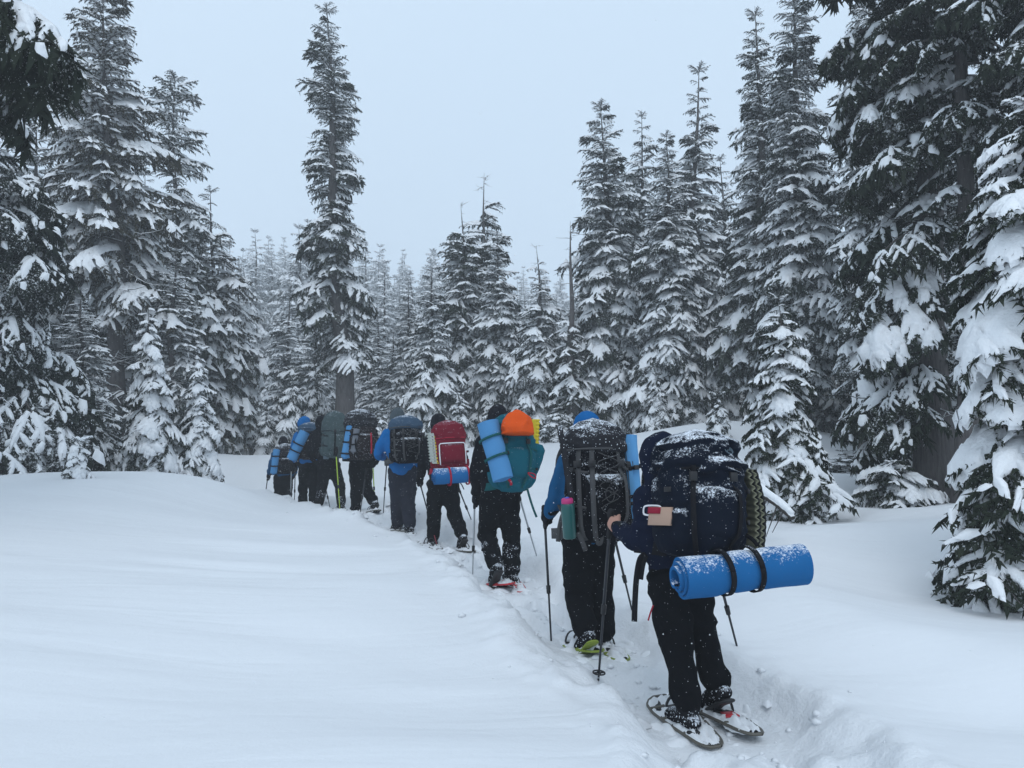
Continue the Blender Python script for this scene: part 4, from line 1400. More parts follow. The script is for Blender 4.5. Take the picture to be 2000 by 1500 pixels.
def ribbon(pts, width, normals, thick=.16):
    """flat webbing strap"""
    pts = np.asarray(pts, float)
    m = len(pts)
    normals = np.broadcast_to(np.asarray(normals, float), (m, 3))
    tan = np.gradient(pts, axis=0)
    tan /= np.linalg.norm(tan, axis=1)[:, None] + 1e-9
    side = np.cross(tan, normals)
    side /= np.linalg.norm(side, axis=1)[:, None] + 1e-9
    nn = np.cross(side, tan)
    h, w = .0016 if thick < .5 else .003, width / 2
    ring = np.stack([side * w + nn * h, -side * w + nn * h, -side * w - nn * h, side * w - nn * h], 1)
    v = (pts[:, None] + ring).reshape(-1, 3)
    A = Acc()
    i = np.arange(m - 1)[:, None] * 4
    j = np.arange(4)[None]
    A.add(v, np.concatenate([np.stack([i + j, i + (j + 1) % 4, i + 4 + (j + 1) % 4, i + 4 + j], -1).reshape(-1, 4),
                             np.array([[3, 2, 1, 0], [(m - 1) * 4, (m - 1) * 4 + 1, (m - 1) * 4 + 2, (m - 1) * 4 + 3]])]))
    return A


def box(c, ax, sz):
    """box with centre c, axes ax (3,3 rows), half sizes sz; its corners bevelled a little"""
    A = Acc()
    ax = np.asarray(ax); c = np.asarray(c, float)
    b = .18 * min(sz)
    v = []
    for z in (-1, 1):
        for (ins, zz) in (((b, sz[2]) if z > 0 else (0, sz[2] - b)), ((0, sz[2] - b) if z > 0 else (b, sz[2]))) if False else (((0, sz[2] - b), (b, sz[2])) if z > 0 else ((b, sz[2]), (0, sz[2] - b))):
            for x, y in ((-1, -1), (1, -1), (1, 1), (-1, 1)):
                v.append(c + ax[0] * x * (sz[0] - ins) + ax[1] * y * (sz[1] - ins) + ax[2] * z * zz)
    q = [(3, 2, 1, 0), (12, 13, 14, 15)]
    for L in range(3):
        for k in range(4):
            q.append((L * 4 + k, L * 4 + (k + 1) % 4, L * 4 + 4 + (k + 1) % 4, L * 4 + 4 + k))
    A.add(v, q)
    return A


def pack(label, bot, top, F, W, D, mat, webbing="black_webbing", seed=0, lid=True, lidmat=None, lidk=(.80, 1.10), pocket=True, pocketmat=None,
         side=True, sidemat=None, verts=(62, 118), comp=(.28, .55), res=(46, 56), amp=.008, sq=2.7, prof=None, lidscale=1.08, vw=.025, person_W=None, cords=False, strap_k=(.04, .84)):
    S = PackSurf(bot, top, F, W, D, sq, prof)
    org = S.b.copy()
    root = empty("backpack", org, label, "backpack")

    def add(name, A, m, parent=None):
        return link(name, A.mesh(name, True, org), MATS[m], parent or root)
    add("main_bag", closed_shell(S, res[0], res[1], seed, amp), mat)
    if lid:
        L = PackSurf(S.b + S.up * S.H * lidk[0], S.b + S.up * S.H * lidk[1], F, W * lidscale, D * lidscale, 2.4,
                     [(0, .80), (.06, .96), (.25, 1.0), (.5, .95), (.75, .80), (.92, .5), (1, .15)])
        L.r, L.back, L.up = S.r, S.back, S.up
        add("lid", closed_shell(L, 26, res[1], seed + 1, amp * 1.3, freq=9), lidmat or mat)
        z = L.grid([.12], np.linspace(R(-10), R(190), 24), .004)[0]
        add("zip", ribbon(z, .012, np.array([S.back]), .2), webbing)
        S.L = L
    if pocket:
        add("front_pocket", patch(S, .16, .62, 48, 132, .045, seed + 2), pocketmat or mat)
    if side:
        for a0, a1 in ((-28, 28), (152, 208)):
            add("side_pocket", patch(S, .02, .27, a0, a1, .035, seed + 3, open_top=True), sidemat or mat)
    for a in verts:
        kk = np.linspace(strap_k[0], strap_k[1], 26)
        off = .012 + (.045 if pocket and 48 < a < 132 else 0) * np.clip(1 - np.abs((kk - .39) / .24) ** 5, 0, 1)
        add("strap", ribbon(S.pt(kk, np.full(26, R(a)), off), vw, (S.pt(kk, np.full(26, R(a)), off + .05) - S.pt(kk, np.full(26, R(a)), off))), webbing)
        q = S.pt(np.array(.70), np.array(R(a)), .022)
        add("buckle", box(q, [S.r, S.up, S.back], (vw * .75, .022, .008)), 'plastic_black')
    for k in comp:
        for a0, a1 in ((5, 58), (122, 175)):
            aa = np.linspace(R(a0), R(a1), 14)
            p_ = S.pt(np.linspace(k, k + .05, 14), aa, .010)
            add("compression_strap", ribbon(p_, .016, S.pt(np.full(14, k), aa, .06) - p_), webbing)
            q = S.pt(np.array(k + .04), np.array(R(a0 + 20 if a0 < 90 else a1 - 20)), .016)
            add("buckle", box(q, [S.r * .3 + S.back * .9, S.up, S.r], (.02, .012, .008)), 'plastic_black')
    # harness on the wearer's side
    for sg in (-1, 1):
        a = R(-90 + sg * 32)
        p0 = S.pt(np.array(.86), np.array(a), .0)
        fw = -S.back
        pts = [p0, p0 + fw * .10 + S.up * .05, p0 + fw * .24 - S.up * .04, p0 + fw * .26 - S.up * .22, p0 + fw * .14 - S.up * .36 + S.r * sg * .04, S.pt(np.array(.16), np.array(a), 0)]
        pp, _ = densify(pts, [1] * 6, 5)
        add("shoulder_strap", ribbon(pp, .055, np.cross(np.gradient(pp, axis=0), S.r), .6), webbing)
    w0 = S.pt(np.array(.08), np.array(R(-10)), 0); w1 = S.pt(np.array(.08), np.array(R(190)), 0)
    c_ = (w0 + w1) / 2 - S.back * (S.D + .11)
    aa = np.linspace(R(200), R(340), 18)
    hb = c_ + S.r * (np.cos(aa) * .205)[:, None] + S.back * (np.sin(aa) * .15)[:, None]
    hb = np.concatenate([[w1], hb, [w0]])
    add("hip_belt", ribbon(hb, .07, hb - c_ + 1e-6, .6), webbing)
    lp = S.pt(np.full(9, .96), np.linspace(R(-100), R(-80), 9), -.01) + S.up * (np.sin(np.linspace(0, math.pi, 9)) * .05)[:, None] + S.up * .03
    add("haul_loop", ribbon(lp, .014, S.back), webbing)
    if cords:
        rs = np.random.RandomState(seed)
        zz = [(.78, 72), (.70, 108), (.60, 74), (.50, 106), (.40, 76), (.30, 104), (.20, 80)]
        pts = np.array([S.pt(np.array(k), np.array(R(a)), .052 if pocket else .02) for k, a in zz])
        pp, _ = densify(pts, [1] * len(pts), 5)
        A = Acc(); add_tube(A, pp, np.full(len(pp), .0032), 5)
        add("bungee_cord", A, webbing)
        zz = [(.80, 106), (.70, 74), (.60, 106), (.48, 78), (.36, 104)]
        pts = np.array([S.pt(np.array(k), np.array(R(a)), .055 if pocket else .02) for k, a in zz])
        pp, _ = densify(pts, [1] * len(pts), 5)
        A = Acc(); add_tube(A, pp, np.full(len(pp), .0032), 5)
        add("bungee_cord", A, webbing)
        th_ = np.linspace(0, 6.28, 17)
        q = S.pt(np.array(.42), np.array(R(92)), .06)
        A = Acc(); add_tube(A, q + S.r * (np.cos(th_) * .03)[:, None] + S.up * (np.sin(th_) * .045)[:, None], np.full(17, .003), 5)
        add("cord_loop", A, webbing)
    S.root, S.org = root, org
    return S


def hang(S, pix, width, mat, name="loose_strap"):
    """a strap end hanging free: pix = (px, py, depth) points"""
    pts = np.array([P(*a) for a in pix])
    pp, _ = densify(pts, [1] * len(pts), 4)
    link(name, ribbon(pp - S.org, width, -np.array([pts[0][0], pts[0][1], 0]), .2).mesh(name), MATS[mat], S.root)


def roll(label, A, B, r, mat, straps=(.3, .7), strapmat="black_webbing", turns=3.4, core=.35, taper=0.0, seed=0, poke=.03, group=None, strap_w=.022):
    """foam mat rolled up from A to B: one spiral sheet with thickness, and its straps"""
    A, B = np.asarray(A, float), np.asarray(B, float)
    d = B - A; L = np.linalg.norm(d); d = d / L
    s1 = unit(np.cross(d, [0.1, .2, 1.0])) if abs(d[2]) < .9 else unit(np.cross(d, [1, 0, 0]))
    s2 = np.cross(d, s1)
    n = int(turns * 30)
    a = np.linspace(0, turns * 2 * math.pi, n) + seed
    rad = r * (core + (1 - core) * np.linspace(0, 1, n))
    gap = r * (1 - core) / turns
    th = gap * .80
    rin, rout = rad - th, rad
    nl = 13
    A_ = Acc()
    us = np.linspace(0, 1, nl)
    rsn = np.random.RandomState(seed + 5)
    rings = []
    for j, u in enumerate(us):
        # the inner turns slide out a little at the end A
        sh = (-poke * (1 - np.linspace(0, 1, n)) ** 1.5 if u < .5 else poke * .3 * (1 - np.linspace(0, 1, n))) * (abs(u - .5) * 2)
        sq = 1 - .09 * sum(math.exp(-((u - s_) / .03) ** 2) for s_ in straps)
        k = (1 + taper * (u - .5)) * sq
        cen = A + d * (L * u)
        wob = 1 + .018 * np.sin(a * 3 + u * 9 + seed) + .016 * np.sin(a + u * 17 + seed * 2)
        for q in (rout * k * wob, rin * k * wob):
            rings.append(cen + d * sh[:, None] + s1 * (np.cos(a) * q)[:, None] + s2 * (np.sin(a) * q)[:, None])
    V = np.concatenate(rings)
    idx = np.arange(len(V)).reshape(nl, 2, n)
    q1 = np.stack([idx[:-1, 0, :-1], idx[:-1, 0, 1:], idx[1:, 0, 1:], idx[1:, 0, :-1]], -1).reshape(-1, 4)
    q2 = np.stack([idx[:-1, 1, :-1], idx[1:, 1, :-1], idx[1:, 1, 1:], idx[:-1, 1, 1:]], -1).reshape(-1, 4)
    e0 = np.stack([idx[0, 0, :-1], idx[0, 1, :-1], idx[0, 1, 1:], idx[0, 0, 1:]], -1).reshape(-1, 4)
    e1 = np.stack([idx[-1, 0, :-1], idx[-1, 0, 1:], idx[-1, 1, 1:], idx[-1, 1, :-1]], -1).reshape(-1, 4)
    f1 = np.stack([idx[:-1, 0, -1], idx[:-1, 1, -1], idx[1:, 1, -1], idx[1:, 0, -1]], -1)
    A_.add(V, np.concatenate([q1, q2, e0, e1, f1]))
    root = empty("sleeping_mat", A, label, "sleeping mat", group)
    me = A_.mesh("foam_roll", True, A)
    try: me.set_sharp_from_angle(angle=R(45))
    except Exception: pass
    link("foam_roll", me, MATS[mat], root)
    for s_ in straps:
        c = A + d * (L * s_)
        aa = np.linspace(0, 2 * math.pi, 33)
        rr = r * (1 + taper * (s_ - .5)) * .985 + .004
        pts = c + s1 * (np.cos(aa) * rr)[:, None] + s2 * (np.sin(aa) * rr)[:, None] + d * (np.sin(aa + seed) * .010)[:, None]
        o = link("strap", ribbon(pts - A, strap_w, pts - c, .6).mesh("strap"), MATS[strapmat], root)
        k = int(8 + seed * 5) % 32
        link("buckle", box(pts[k] + unit(pts[k] - c) * .004 - A, [d, unit(np.cross(d, pts[k] - c)), unit(pts[k] - c)], (strap_w * .7, .016, .006)).mesh("buckle"), MATS["plastic_black"], o)
    return root


def egg_pad(label, bot, top, wv, tv, mats, nslab=5, amp=.006, nwave=11, bend=0.0):
    """folded egg-crate foam pad: slabs side by side, each with its knobs; wv across, tv thickness direction (vectors, full size)"""
    bot, top, wv, tv = map(lambda q: np.asarray(q, float), (bot, top, wv, tv))
    root = empty("folding_foam_pad", bot, label, "sleeping pad")
    up = top - bot
    for i in range(nslab):
        A = Acc()
        nz, nw = nwave * 4 + 1, 13
        u = np.linspace(0, 1, nz); v = np.linspace(-.5, .5, nw)
        U, V = np.meshgrid(u, v, indexing='ij')
        t0 = (i + .5) / nslab - .5
        tn = unit(tv)
        wave = amp * np.sin(U * nwave * 2 * math.pi) * np.cos(V * 4 * 2 * math.pi)
        half = np.linalg.norm(tv) / nslab * .36
        shift = up * 0
        base = bot + U[..., None] * up + V[..., None] * wv + tv * t0 + (np.sin(U * math.pi) * bend)[..., None] * tn
        edge = amp * .8 * np.sin(U * nwave * 2 * math.pi + i * math.pi)
        base = base + (np.abs(V) * 2 * edge)[..., None] * tn
        f_ = base + tn * (half + wave)[..., None]
        b_2 = base - tn * (half - wave)[..., None]
        g = np.concatenate([f_.reshape(-1, 3), b_2.reshape(-1, 3)])
        ii = np.arange(nz * nw).reshape(nz, nw); N = nz * nw
        q = [np.stack([ii[:-1, :-1], ii[:-1, 1:], ii[1:, 1:], ii[1:, :-1]], -1).reshape(-1, 4), np.stack([ii[:-1, :-1], ii[1:, :-1], ii[1:, 1:], ii[:-1, 1:]], -1).reshape(-1, 4) + N]
        for e in (ii[0], ii[-1], ii[:, 0], ii[:, -1]):
            q.append(np.stack([e[:-1], e[1:], e[1:] + N, e[:-1] + N], -1))
        A.add(g, np.concatenate(q))
        link("foam_panel", A.mesh("foam_panel", True, bot), MATS[mats[i % len(mats)]], root)
    return root


def pole(label, hand, tip, mat="pole_black", mat2=None, basket=True, strap=True, r=.0085):
    """trekking pole: grip above the hand, two shaft sections with a lock, basket and tip"""
    hand, tip = np.asarray(hand, float), np.asarray(tip, float)
    d = unit(tip - hand)
    top = hand - d * .085
    root = empty("trekking_pole", tip, label, "trekking pole")
    L = np.linalg.norm(tip - top)

    def seg(name, a, b, ra, rb, m, n=8, extra=None):
        A = Acc()
        pts = [top + d * (a + (b - a) * t) for t in np.linspace(0, 1, 4)]
        add_tube(A, np.array(pts) - tip, np.linspace(ra, rb, 4), n)
        return link(name, A.mesh(name), MATS[m], root)
    A = Acc()
    us = np.array([0, .01, .03, .06, .09, .12, .15, .17])
    add_tube(A, np.array([top + d * u for u in us]) - tip, np.array([.010, .019, .021, .015, .0165, .0145, .016, .012]), 10)
    link("grip", A.mesh("grip"), MATS["grip_black"], root)
    j = .56 * L
    seg("upper_shaft", .16, j, r * 1.1, r * 1.05, mat)
    seg("shaft_lock", j - .02, j + .035, r * 1.9, r * 1.7, "plastic_black")
    seg("lower_shaft", j + .02, L - .03, r * .85, r * .75, mat2 or mat)
    seg("tip", L - .05, L + .01, r * .8, r * .35, "pole_grey")
    if basket:
        A = Acc()
        c = top + d * (L - .075) - tip
        s1 = unit(np.cross(d, [1, .3, 0])); s2 = np.cross(d, s1)
        aa = np.linspace(0, 2 * math.pi, 17)
        add_tube(A, c + s1 * (np.cos(aa) * .034)[:, None] + s2 * (np.sin(aa) * .034)[:, None], np.full(17, .005), 5)
        for k in range(4):
            add_tube(A, np.array([c, c + (s1 * math.cos(k * 1.571) + s2 * math.sin(k * 1.571)) * .034]), [.006, .004], 5)
        link("basket", A.mesh("basket"), MATS["plastic_black"], root)
    if strap:
        a0 = top + d * .01 - tip
        pts = [a0, a0 + np.array([.03, -.02, -.01]), a0 + np.array([.035, -.02, -.09]), a0 + np.array([.01, -.01, -.14]), a0 + np.array([-.012, 0, -.06]), a0]
        pp, _ = densify(pts, [1] * 6, 4)
        link("wrist_strap", ribbon(pp, .018, np.array([0.3, -1, 0]), .3).mesh("wrist_strap"), MATS["black_webbing"], root)
    return root


def snowshoe(label, c, th, frame, heelmat, L=.62, W=.21, pitch=0.0, snow=1.0, sink=0.0, roll_=0.0, seed=0, deckmat="plastic_black"):
    """flat frame with deck, crossbars, binding and clinging snow; c: centre on the snow, th: heading to the left of +Y"""
    F = Frame(th)
    f = unit(F.f * math.cos(R(pitch)) + F.u * math.sin(R(pitch)))
    r = unit(F.r + F.u * math.sin(R(roll_)))
    u = unit(np.cross(r, f))
    c = np.asarray(c, float)
    root = empty("snowshoe", c, label, "snowshoe")

    def wid(t):   # t -1 tail .. 1 toe
        return W / 2 * np.interp(t, [-1, -.93, -.8, -.3, .1, .5, .8, .94, 1], [.22, .42, .58, .78, .92, 1.0, .92, .62, .30])
    ts = np.concatenate([np.linspace(-1, 1, 26), np.linspace(1, -1, 26)])
    sg = np.concatenate([np.ones(26), -np.ones(26)])
    up_t = .055 * np.clip(ts - .55, 0, 1) ** 1.3
    loop = f * (ts * L / 2)[:, None] + r * (sg * wid(ts))[:, None] + u * up_t[:, None]
    loop = np.concatenate([loop, loop[:1]])
    A = Acc(); add_tube(A, loop, np.full(len(loop), .0085), 7, False, up=u)
    link("frame", A.mesh("frame"), MATS[frame], root)
    A = Acc()
    tt = np.linspace(-.95, .92, 22)
    vv = np.linspace(-1, 1, 9)
    T, V = np.meshgrid(tt, vv, indexing='ij')
    hole = (T > .22) & (T < .62) & (np.abs(V) < .55)
    g = f * (T * L / 2)[..., None] + r * (V * wid(T) * .97)[..., None] + u * (.055 * np.clip(T - .55, 0, 1) ** 1.3)[..., None]
    i = np.arange(T.size).reshape(T.shape)
    q = np.stack([i[:-1, :-1], i[:-1, 1:], i[1:, 1:], i[1:, :-1]], -1)
    keep = ~(hole[:-1, :-1] & hole[1:, 1:])
    A.add(g.reshape(-1, 3), q[keep])
    link("deck", A.mesh("deck"), MATS[deckmat], root)
    for t in (-.45, .18, .64):
        A = Acc()
        add_tube(A, [f * (t * L / 2) - r * wid(t) + u * .006, f * (t * L / 2) + u * .010, f * (t * L / 2) + r * wid(t) + u * .006], [.009, .009, .009], 6)
        link("crossbar", A.mesh("crossbar"), MATS[frame], root)
    b = f * (.10 * L)
    bd = box(b + u * .018, [r, f, u], (.045, .11, .008))
    link("binding", bd.mesh("binding"), MATS["plastic_black"], root)
    for k in (-.07, .05):
        aa = np.linspace(0, math.pi, 11)
        pts = b + f * k + r * (np.cos(aa) * .056)[:, None] + u * (np.sin(aa) * .085 + .01)[:, None]
        link("binding_strap", ribbon(pts, .02, pts - b - f * k, .5).mesh("binding_strap"), MATS["plastic_black"], root)
    hb = box(b - f * .13 + u * .02, [r, f, u], (.038, .035, .008))
    link("heel_pad", hb.mesh("heel_pad"), MATS[heelmat], root)
    if snow > 0:
        n = 26
        tt = np.linspace(-.93, .93, n); vv = np.linspace(-1.06, 1.06, 17)
        T, V = np.meshgrid(tt, vv, indexing='ij')
        p2 = np.stack([T.ravel() * 4 + seed, V.ravel() * 2.0, V.ravel() * 0], -1)
        h = (.016 + .040 * fbm(p2 * 1.9, 3, seed)).reshape(T.shape) * snow
        h = h * (1 - np.abs(V) ** 6) * (1 - np.abs(T) ** 8) - .006
        g = f * (T * L / 2)[..., None] + r * (V * wid(T))[..., None] + u * (h + .005 + .055 * np.clip(T - .55, 0, 1) ** 1.3)[..., None]
        i = np.arange(T.size).reshape(T.shape)
        A = Acc(); A.add(g.reshape(-1, 3), np.stack([i[:-1, :-1], i[:-1, 1:], i[1:, 1:], i[1:, :-1]], -1).reshape(-1, 4))
        link("caked_snow", A.mesh("caked_snow"), MATS["snow_lump"], root)
    return root


def gpt(px, py, Y, lift=.02):
    """point on the snow surface in the pixel column px at depth Y"""
    a = P(px, py, Y)
    return np.array([a[0], a[1], gz(a[0], a[1]) + lift - .02])


def tip_at(px, py, Y):
    a = P(px, py, Y)
    return np.array([a[0], a[1], gz(a[0], a[1]) - (.03 if px == 1168 else .10)])


# ================================================================ hiker 1: nearest, navy pack, royal blue mat
rt, W1, F1 = person(dict(
    head=(1290, 894, .02), neck=(1302, 948, .0), shL=(1266, 968, .02), shR=(1366, 962, .14), elL=(1252, 1052, .0), elR=(1420, 1040, .22), wrL=(1214, 1034, .17), haL=(1196, 1024, .24),
    wrR=(1400, 1070, .45), haR=(1392, 1074, .52), pelvis=(1322, 1115, .05), hipL=(1304, 1145, .02), hipR=(1350, 1145, .10), knL=(1324, 1275, .0), anL=(1344, 1384, -.08),
    knR=(1374, 1246, .10), anR=(1400, 1334, .04)), 4.0, 15, "nearest hiker, in navy hooded jacket and black trousers, bare thumb on the pole",
    dict(jacket='navy_jacket', trousers='black_trousers'), voxel=.0125, seed=1, hood=True, skin_hand='L', leg=.86, heels=(6, 28), thick=.97)
S1 = pack("big navy backpack dusted with snow, on the nearest hiker", P(1368, 1092, 3.80), P(1362, 868, 3.86), F1, .43, .38, 'navy_pack', seed=11, lidk=(.72, 1.12), verts=(70, 122), amp=.022, res=(90, 110), lidscale=1.02, sq=2.3,
          prof=[(0, .55), (.05, .78), (.14, .92), (.35, 1.0), (.6, 1.02), (.8, .96), (.92, .8), (1, .4)])
lg = Acc()
q = S1.L.pt(np.array(.52), np.array(R(72)), .012)
nrm = unit(S1.back * .8 + S1.up * .6 + S1.r * .15)
sx = unit(np.cross([0, 0, 1.0], nrm)); sy = np.cross(nrm, sx)
aa = np.linspace(0, 2 * math.pi, 25)
add_tube(lg, q + sx * (np.cos(aa) * .022)[:, None] + sy * (np.sin(aa) * .022)[:, None] - S1.org, np.full(25, .0028), 4)
zz = np.array([[-.012, -.006], [-.004, .010], [.002, -.002], [.008, .008], [.014, -.008]])
add_tube(lg, q + sx * zz[:, :1] + sy * zz[:, 1:] - S1.org, np.full(5, .0028), 4)
link("emblem", lg.mesh("emblem"), MATS["logo_grey"], S1.root)
hang(S1, [(1262, 1082, 3.95), (1250, 1092, 3.95), (1243, 1130, 3.95), (1240, 1180, 3.95), (1239, 1214, 3.95)], .030, "black_webbing")
hang(S1, [(1262, 1085, 3.93), (1256, 1105, 3.92), (1252, 1132, 3.92)], .022, "black_webbing")
hang(S1, [(1276, 1182, 3.98), (1271, 1195, 3.98), (1266, 1212, 3.98)], .008, "red_webbing", "red_pull_cord")
hang(S1, [(1448, 1040, 3.75), (1468, 1052, 3.7), (1480, 1066, 3.7)], .02, "black_webbing")
roll("royal blue foam mat strapped across the bottom of the nearest hiker's navy pack", P(1330, 1128, 3.55), P(1566, 1099, 3.66), .105, 'foam_royal', (.33, .57), seed=1, turns=3.2, core=.42, poke=.045, strap_w=.026)
egg_pad("folded egg crate pad with pale and black edges beside the navy pack", P(1456, 1066, 3.95), P(1442, 915, 4.0), F1.f * .26, F1.r * .06, ('foam_olive', 'foam_black'), 4, .008, 12, .03)
q = S1.pt(np.array(.38), np.array(R(166)), .03)
pk = empty("snack_packet", q, "tan and maroon packet sticking out of the nearest hiker's side pocket", "packet")
pu, pr_, pb = unit(S1.up + S1.r * .1), unit(S1.back * .8 + S1.r * .6), unit(np.cross(S1.back * .8 + S1.r * .6, S1.up))
link("packet_body", box((0, 0, -.01), [pr_, pu, pb], (.062, .045, .016)).mesh("packet_body"), MATS["tan_paper"], pk)
link("maroon_label", box(pu * .018 - pr_ * .03 + pb * .004, [pr_, pu, pb], (.034, .016, .0175)).mesh("maroon_label"), MATS["maroon_paper"], pk)
rim = Acc(); aa = np.linspace(0, 6.283, 25)
add_tube(rim, (-pr_ * .05 + pu * .018) + pr_ * (np.sign(np.cos(aa)) * np.abs(np.cos(aa)) ** .5 * .048)[:, None] + pu * (np.sign(np.sin(aa)) * np.abs(np.sin(aa)) ** .5 * .024)[:, None] + pb * .0, np.full(25, .005), 6)
link("white_rim", rim.mesh("white_rim"), MATS["white_plastic"], pk)
pole("black trekking pole with a blue band in the nearest hiker's left hand", W1['haL'] + np.array([-.01, .03, 0]), tip_at(1168, 1345, 4.35), "pole_black", "pole_black")
pole("black trekking pole planted right of the nearest hiker, below the royal blue mat", P(1392, 1080, 4.55), tip_at(1447, 1298, 4.75), "pole_black")
snowshoe("bronze snowshoe under the nearest hiker's left boot, caked with snow", gpt(1338, 1405, 4.02, .03), 13, 'bronze_frame', 'red_plastic', L=.66, W=.22, seed=1, snow=1.2, roll_=4)
snowshoe("bronze snowshoe behind the nearest hiker's lifted right heel", gpt(1412, 1392, 4.05, .05), 15, 'bronze_frame', 'red_plastic', L=.64, W=.21, seed=2, snow=1.3, pitch=-4, roll_=-3)

# ================================================================ hiker 2: blue jacket and blue hat
rt, W2, F2 = person(dict(
    head=(1146, 848, .0), neck=(1148, 885, .0), shL=(1112, 902, .0), shR=(1186, 902, .1), elL=(1090, 962, .0), elR=(1210, 965, .1), wrL=(1074, 1000, .12), haL=(1064, 1010, .2),
    wrR=(1204, 1018, .25), haR=(1200, 1030, .33), pelvis=(1148, 1050, .0), hipL=(1128, 1072, .0), hipR=(1168, 1072, .06), knL=(1128, 1162, .05), anL=(1144, 1232, -.12),
    knR=(1172, 1160, .1), anR=(1176, 1242, .10)), 5.1, 18, "hiker in blue jacket with blue knitted hat, second from the camera", dict(jacket='blue_jacket', trousers='black_trousers'),
    hat=('beanie', 'blue_hat'), voxel=.015, seed=2, leg=.92, heels=(34, 0), sole=('lime_plastic', None))
S2 = pack("black expedition backpack with grey webbing and crusted snow on its lid", P(1170, 1058, 4.84), P(1160, 848, 4.92), F2, .40, .32, 'black_pack', "grey_webbing", seed=21, lidmat='charcoal_pack', lidk=(.80, 1.14),
          verts=(28, 64, 116, 140), amp=.010, res=(70, 84), lidscale=1.08, vw=.032, cords=True, pocketmat='black_pack', comp=(.3, .62), strap_k=(.02, .84))
hang(S2, [(1104, 995, 4.9), (1097, 1012, 4.9), (1092, 1035, 4.9), (1090, 1058, 4.9)], .030, "grey_webbing")
hang(S2, [(1128, 1040, 4.7), (1136, 1055, 4.7), (1144, 1076, 4.7)], .030, "grey_webbing")
hang(S2, [(1164, 1045, 4.7), (1168, 1062, 4.7), (1174, 1060, 4.7), (1176, 1045, 4.7)], .022, "grey_webbing")
stk = Acc()
a_, b_2 = P(1093, 832, 4.72), P(1118, 985, 4.66)
stk = ribbon(np.array([a_ * (1 - t) + b_2 * t for t in np.linspace(0, 1, 8)]) - a_, .038, unit([-.3, -1, 0]), .9)
so_ = link("snow_stake", stk.mesh("snow_stake"), MATS["charcoal_pack"], None, a_)
tag(so_, "dark snow crusted stake strapped upright to the left side of the black expedition pack", "stake")
q = P(1110, 1008, 4.66)
bt = empty("water_bottle", q, "teal water bottle with pink lid in the black expedition pack's side pocket", "bottle")
A = Acc(); add_tube(A, np.array([[0, 0, -.14], [0, 0, -.13], [0, 0, 0], [0, 0, .05], [0, 0, .075], [0, 0, .085]]), np.array([.034, .042, .043, .043, .040, .030]), 20); link("bottle_body", A.mesh("bottle_body"), MATS["teal_plastic"], bt)
A = Acc(); add_tube(A, np.array([[0, 0, .080], [0, 0, .083], [0, 0, .105], [0, 0, .112]]), np.array([.036, .038, .037, .030]), 20); ld = link("bottle_lid", A.mesh("bottle_lid"), MATS["pink_plastic"], bt)
A = Acc(); add_tube(A, np.array([[0, 0, .113], [0, 0, .118]]), np.array([.016, .012]), 14); link("lid_button", A.mesh("lid_button"), MATS["violet_plastic"], ld)
bt.rotation_euler = (R(4), R(-4), 0)
roll("pale blue foam mat standing loosely rolled right of the black expedition pack", P(1238, 1012, 4.92), P(1224, 852, 4.96), .078, 'foam_light', (.28, .62), "black_webbing", seed=2, turns=2.2, core=.5, taper=.15)
pole("black trekking pole held by the blue hatted hiker's gloved left hand", W2['haL'] + np.array([.0, .02, .0]), tip_at(1078, 1250, 5.25), "pole_black")
pole("black trekking pole right of the blue hatted hiker, beside the hanging strap", P(1198, 1040, 5.45), tip_at(1240, 1222, 5.55), "pole_black")
snowshoe("lime edged snowshoe tipping up under the blue hatted hiker's left boot", gpt(1132, 1248, 5.15, .03), 20, 'lime_plastic', 'lime_plastic', L=.58, W=.22, pitch=-9, seed=3, snow=1.6)
snowshoe("snow covered snowshoe under the blue hatted hiker's right boot", gpt(1184, 1262, 5.15, .02), 16, 'lime_plastic', 'plastic_black', L=.58, W=.21, seed=4, snow=1.6)

# ================================================================ hiker 3: teal pack with orange cover
rt, W3, F3 = person(dict(
    head=(972, 822, .05), neck=(974, 850, .0), shL=(946, 864, .0), shR=(1010, 864, .1), elL=(932, 922, .0), elR=(1036, 915, .05), wrL=(930, 962, .10), haL=(927, 977, .15),
    wrR=(1020, 950, .3), haR=(1014, 958, .38), pelvis=(976, 965, .0), hipL=(960, 985, .0), hipR=(993, 985, .05), knL=(951, 1044, .1), anL=(968, 1104, -.15),
    knR=(998, 1050, .1), anR=(1000, 1118, .08)), 7.0, 17, "hiker all in black carrying the teal pack with orange cover", dict(jacket='black_jacket', trousers='black_trousers'),
    hat=('beanie', 'beanie_black'), voxel=.018, seed=3, gaiter=True, heels=(38, 0))
S3 = pack("teal backpack with a bulging orange rain cover pushed into its top", P(1000, 960, 6.72), P(1000, 826, 6.80), F3, .42, .32, 'dark_teal_pack', "green_webbing", seed=31, lidk=(.82, 1.14), verts=(66, 116), amp=.009, res=(60, 72),
          prof=[(0, .42), (.06, .66), (.16, .86), (.4, 1.0), (.62, 1.06), (.80, .95), (.92, .84), (1, .4)], lidscale=.90)
cv = PackSurf(P(1012, 848, 6.58), P(1010, 802, 6.62), F3, .29, .22, 2.1, [(0, .98), (.2, 1.04), (.45, .95), (.7, .74), (.88, .50), (1, .2)])
co_ = closed_shell(cv, 34, 56, 5, .015, freq=10)
oc = link("rain_cover", co_.mesh("rain_cover", True, cv.b), MATS["orange_cover"], None, cv.b)
tag(oc, "orange crumpled cover bulging over the top of the teal backpack", "cover")
lob = PackSurf(P(1040, 935, 6.78), P(1046, 868, 6.80), F3, .17, .15, 2.2, [(0, .15), (.3, .6), (.6, .9), (.85, 1.05), (1, .7)])
link("side_wing", closed_shell(lob, 20, 26, 6, .006).mesh("side_wing", True, S3.org), MATS["dark_teal_pack"], S3.root)
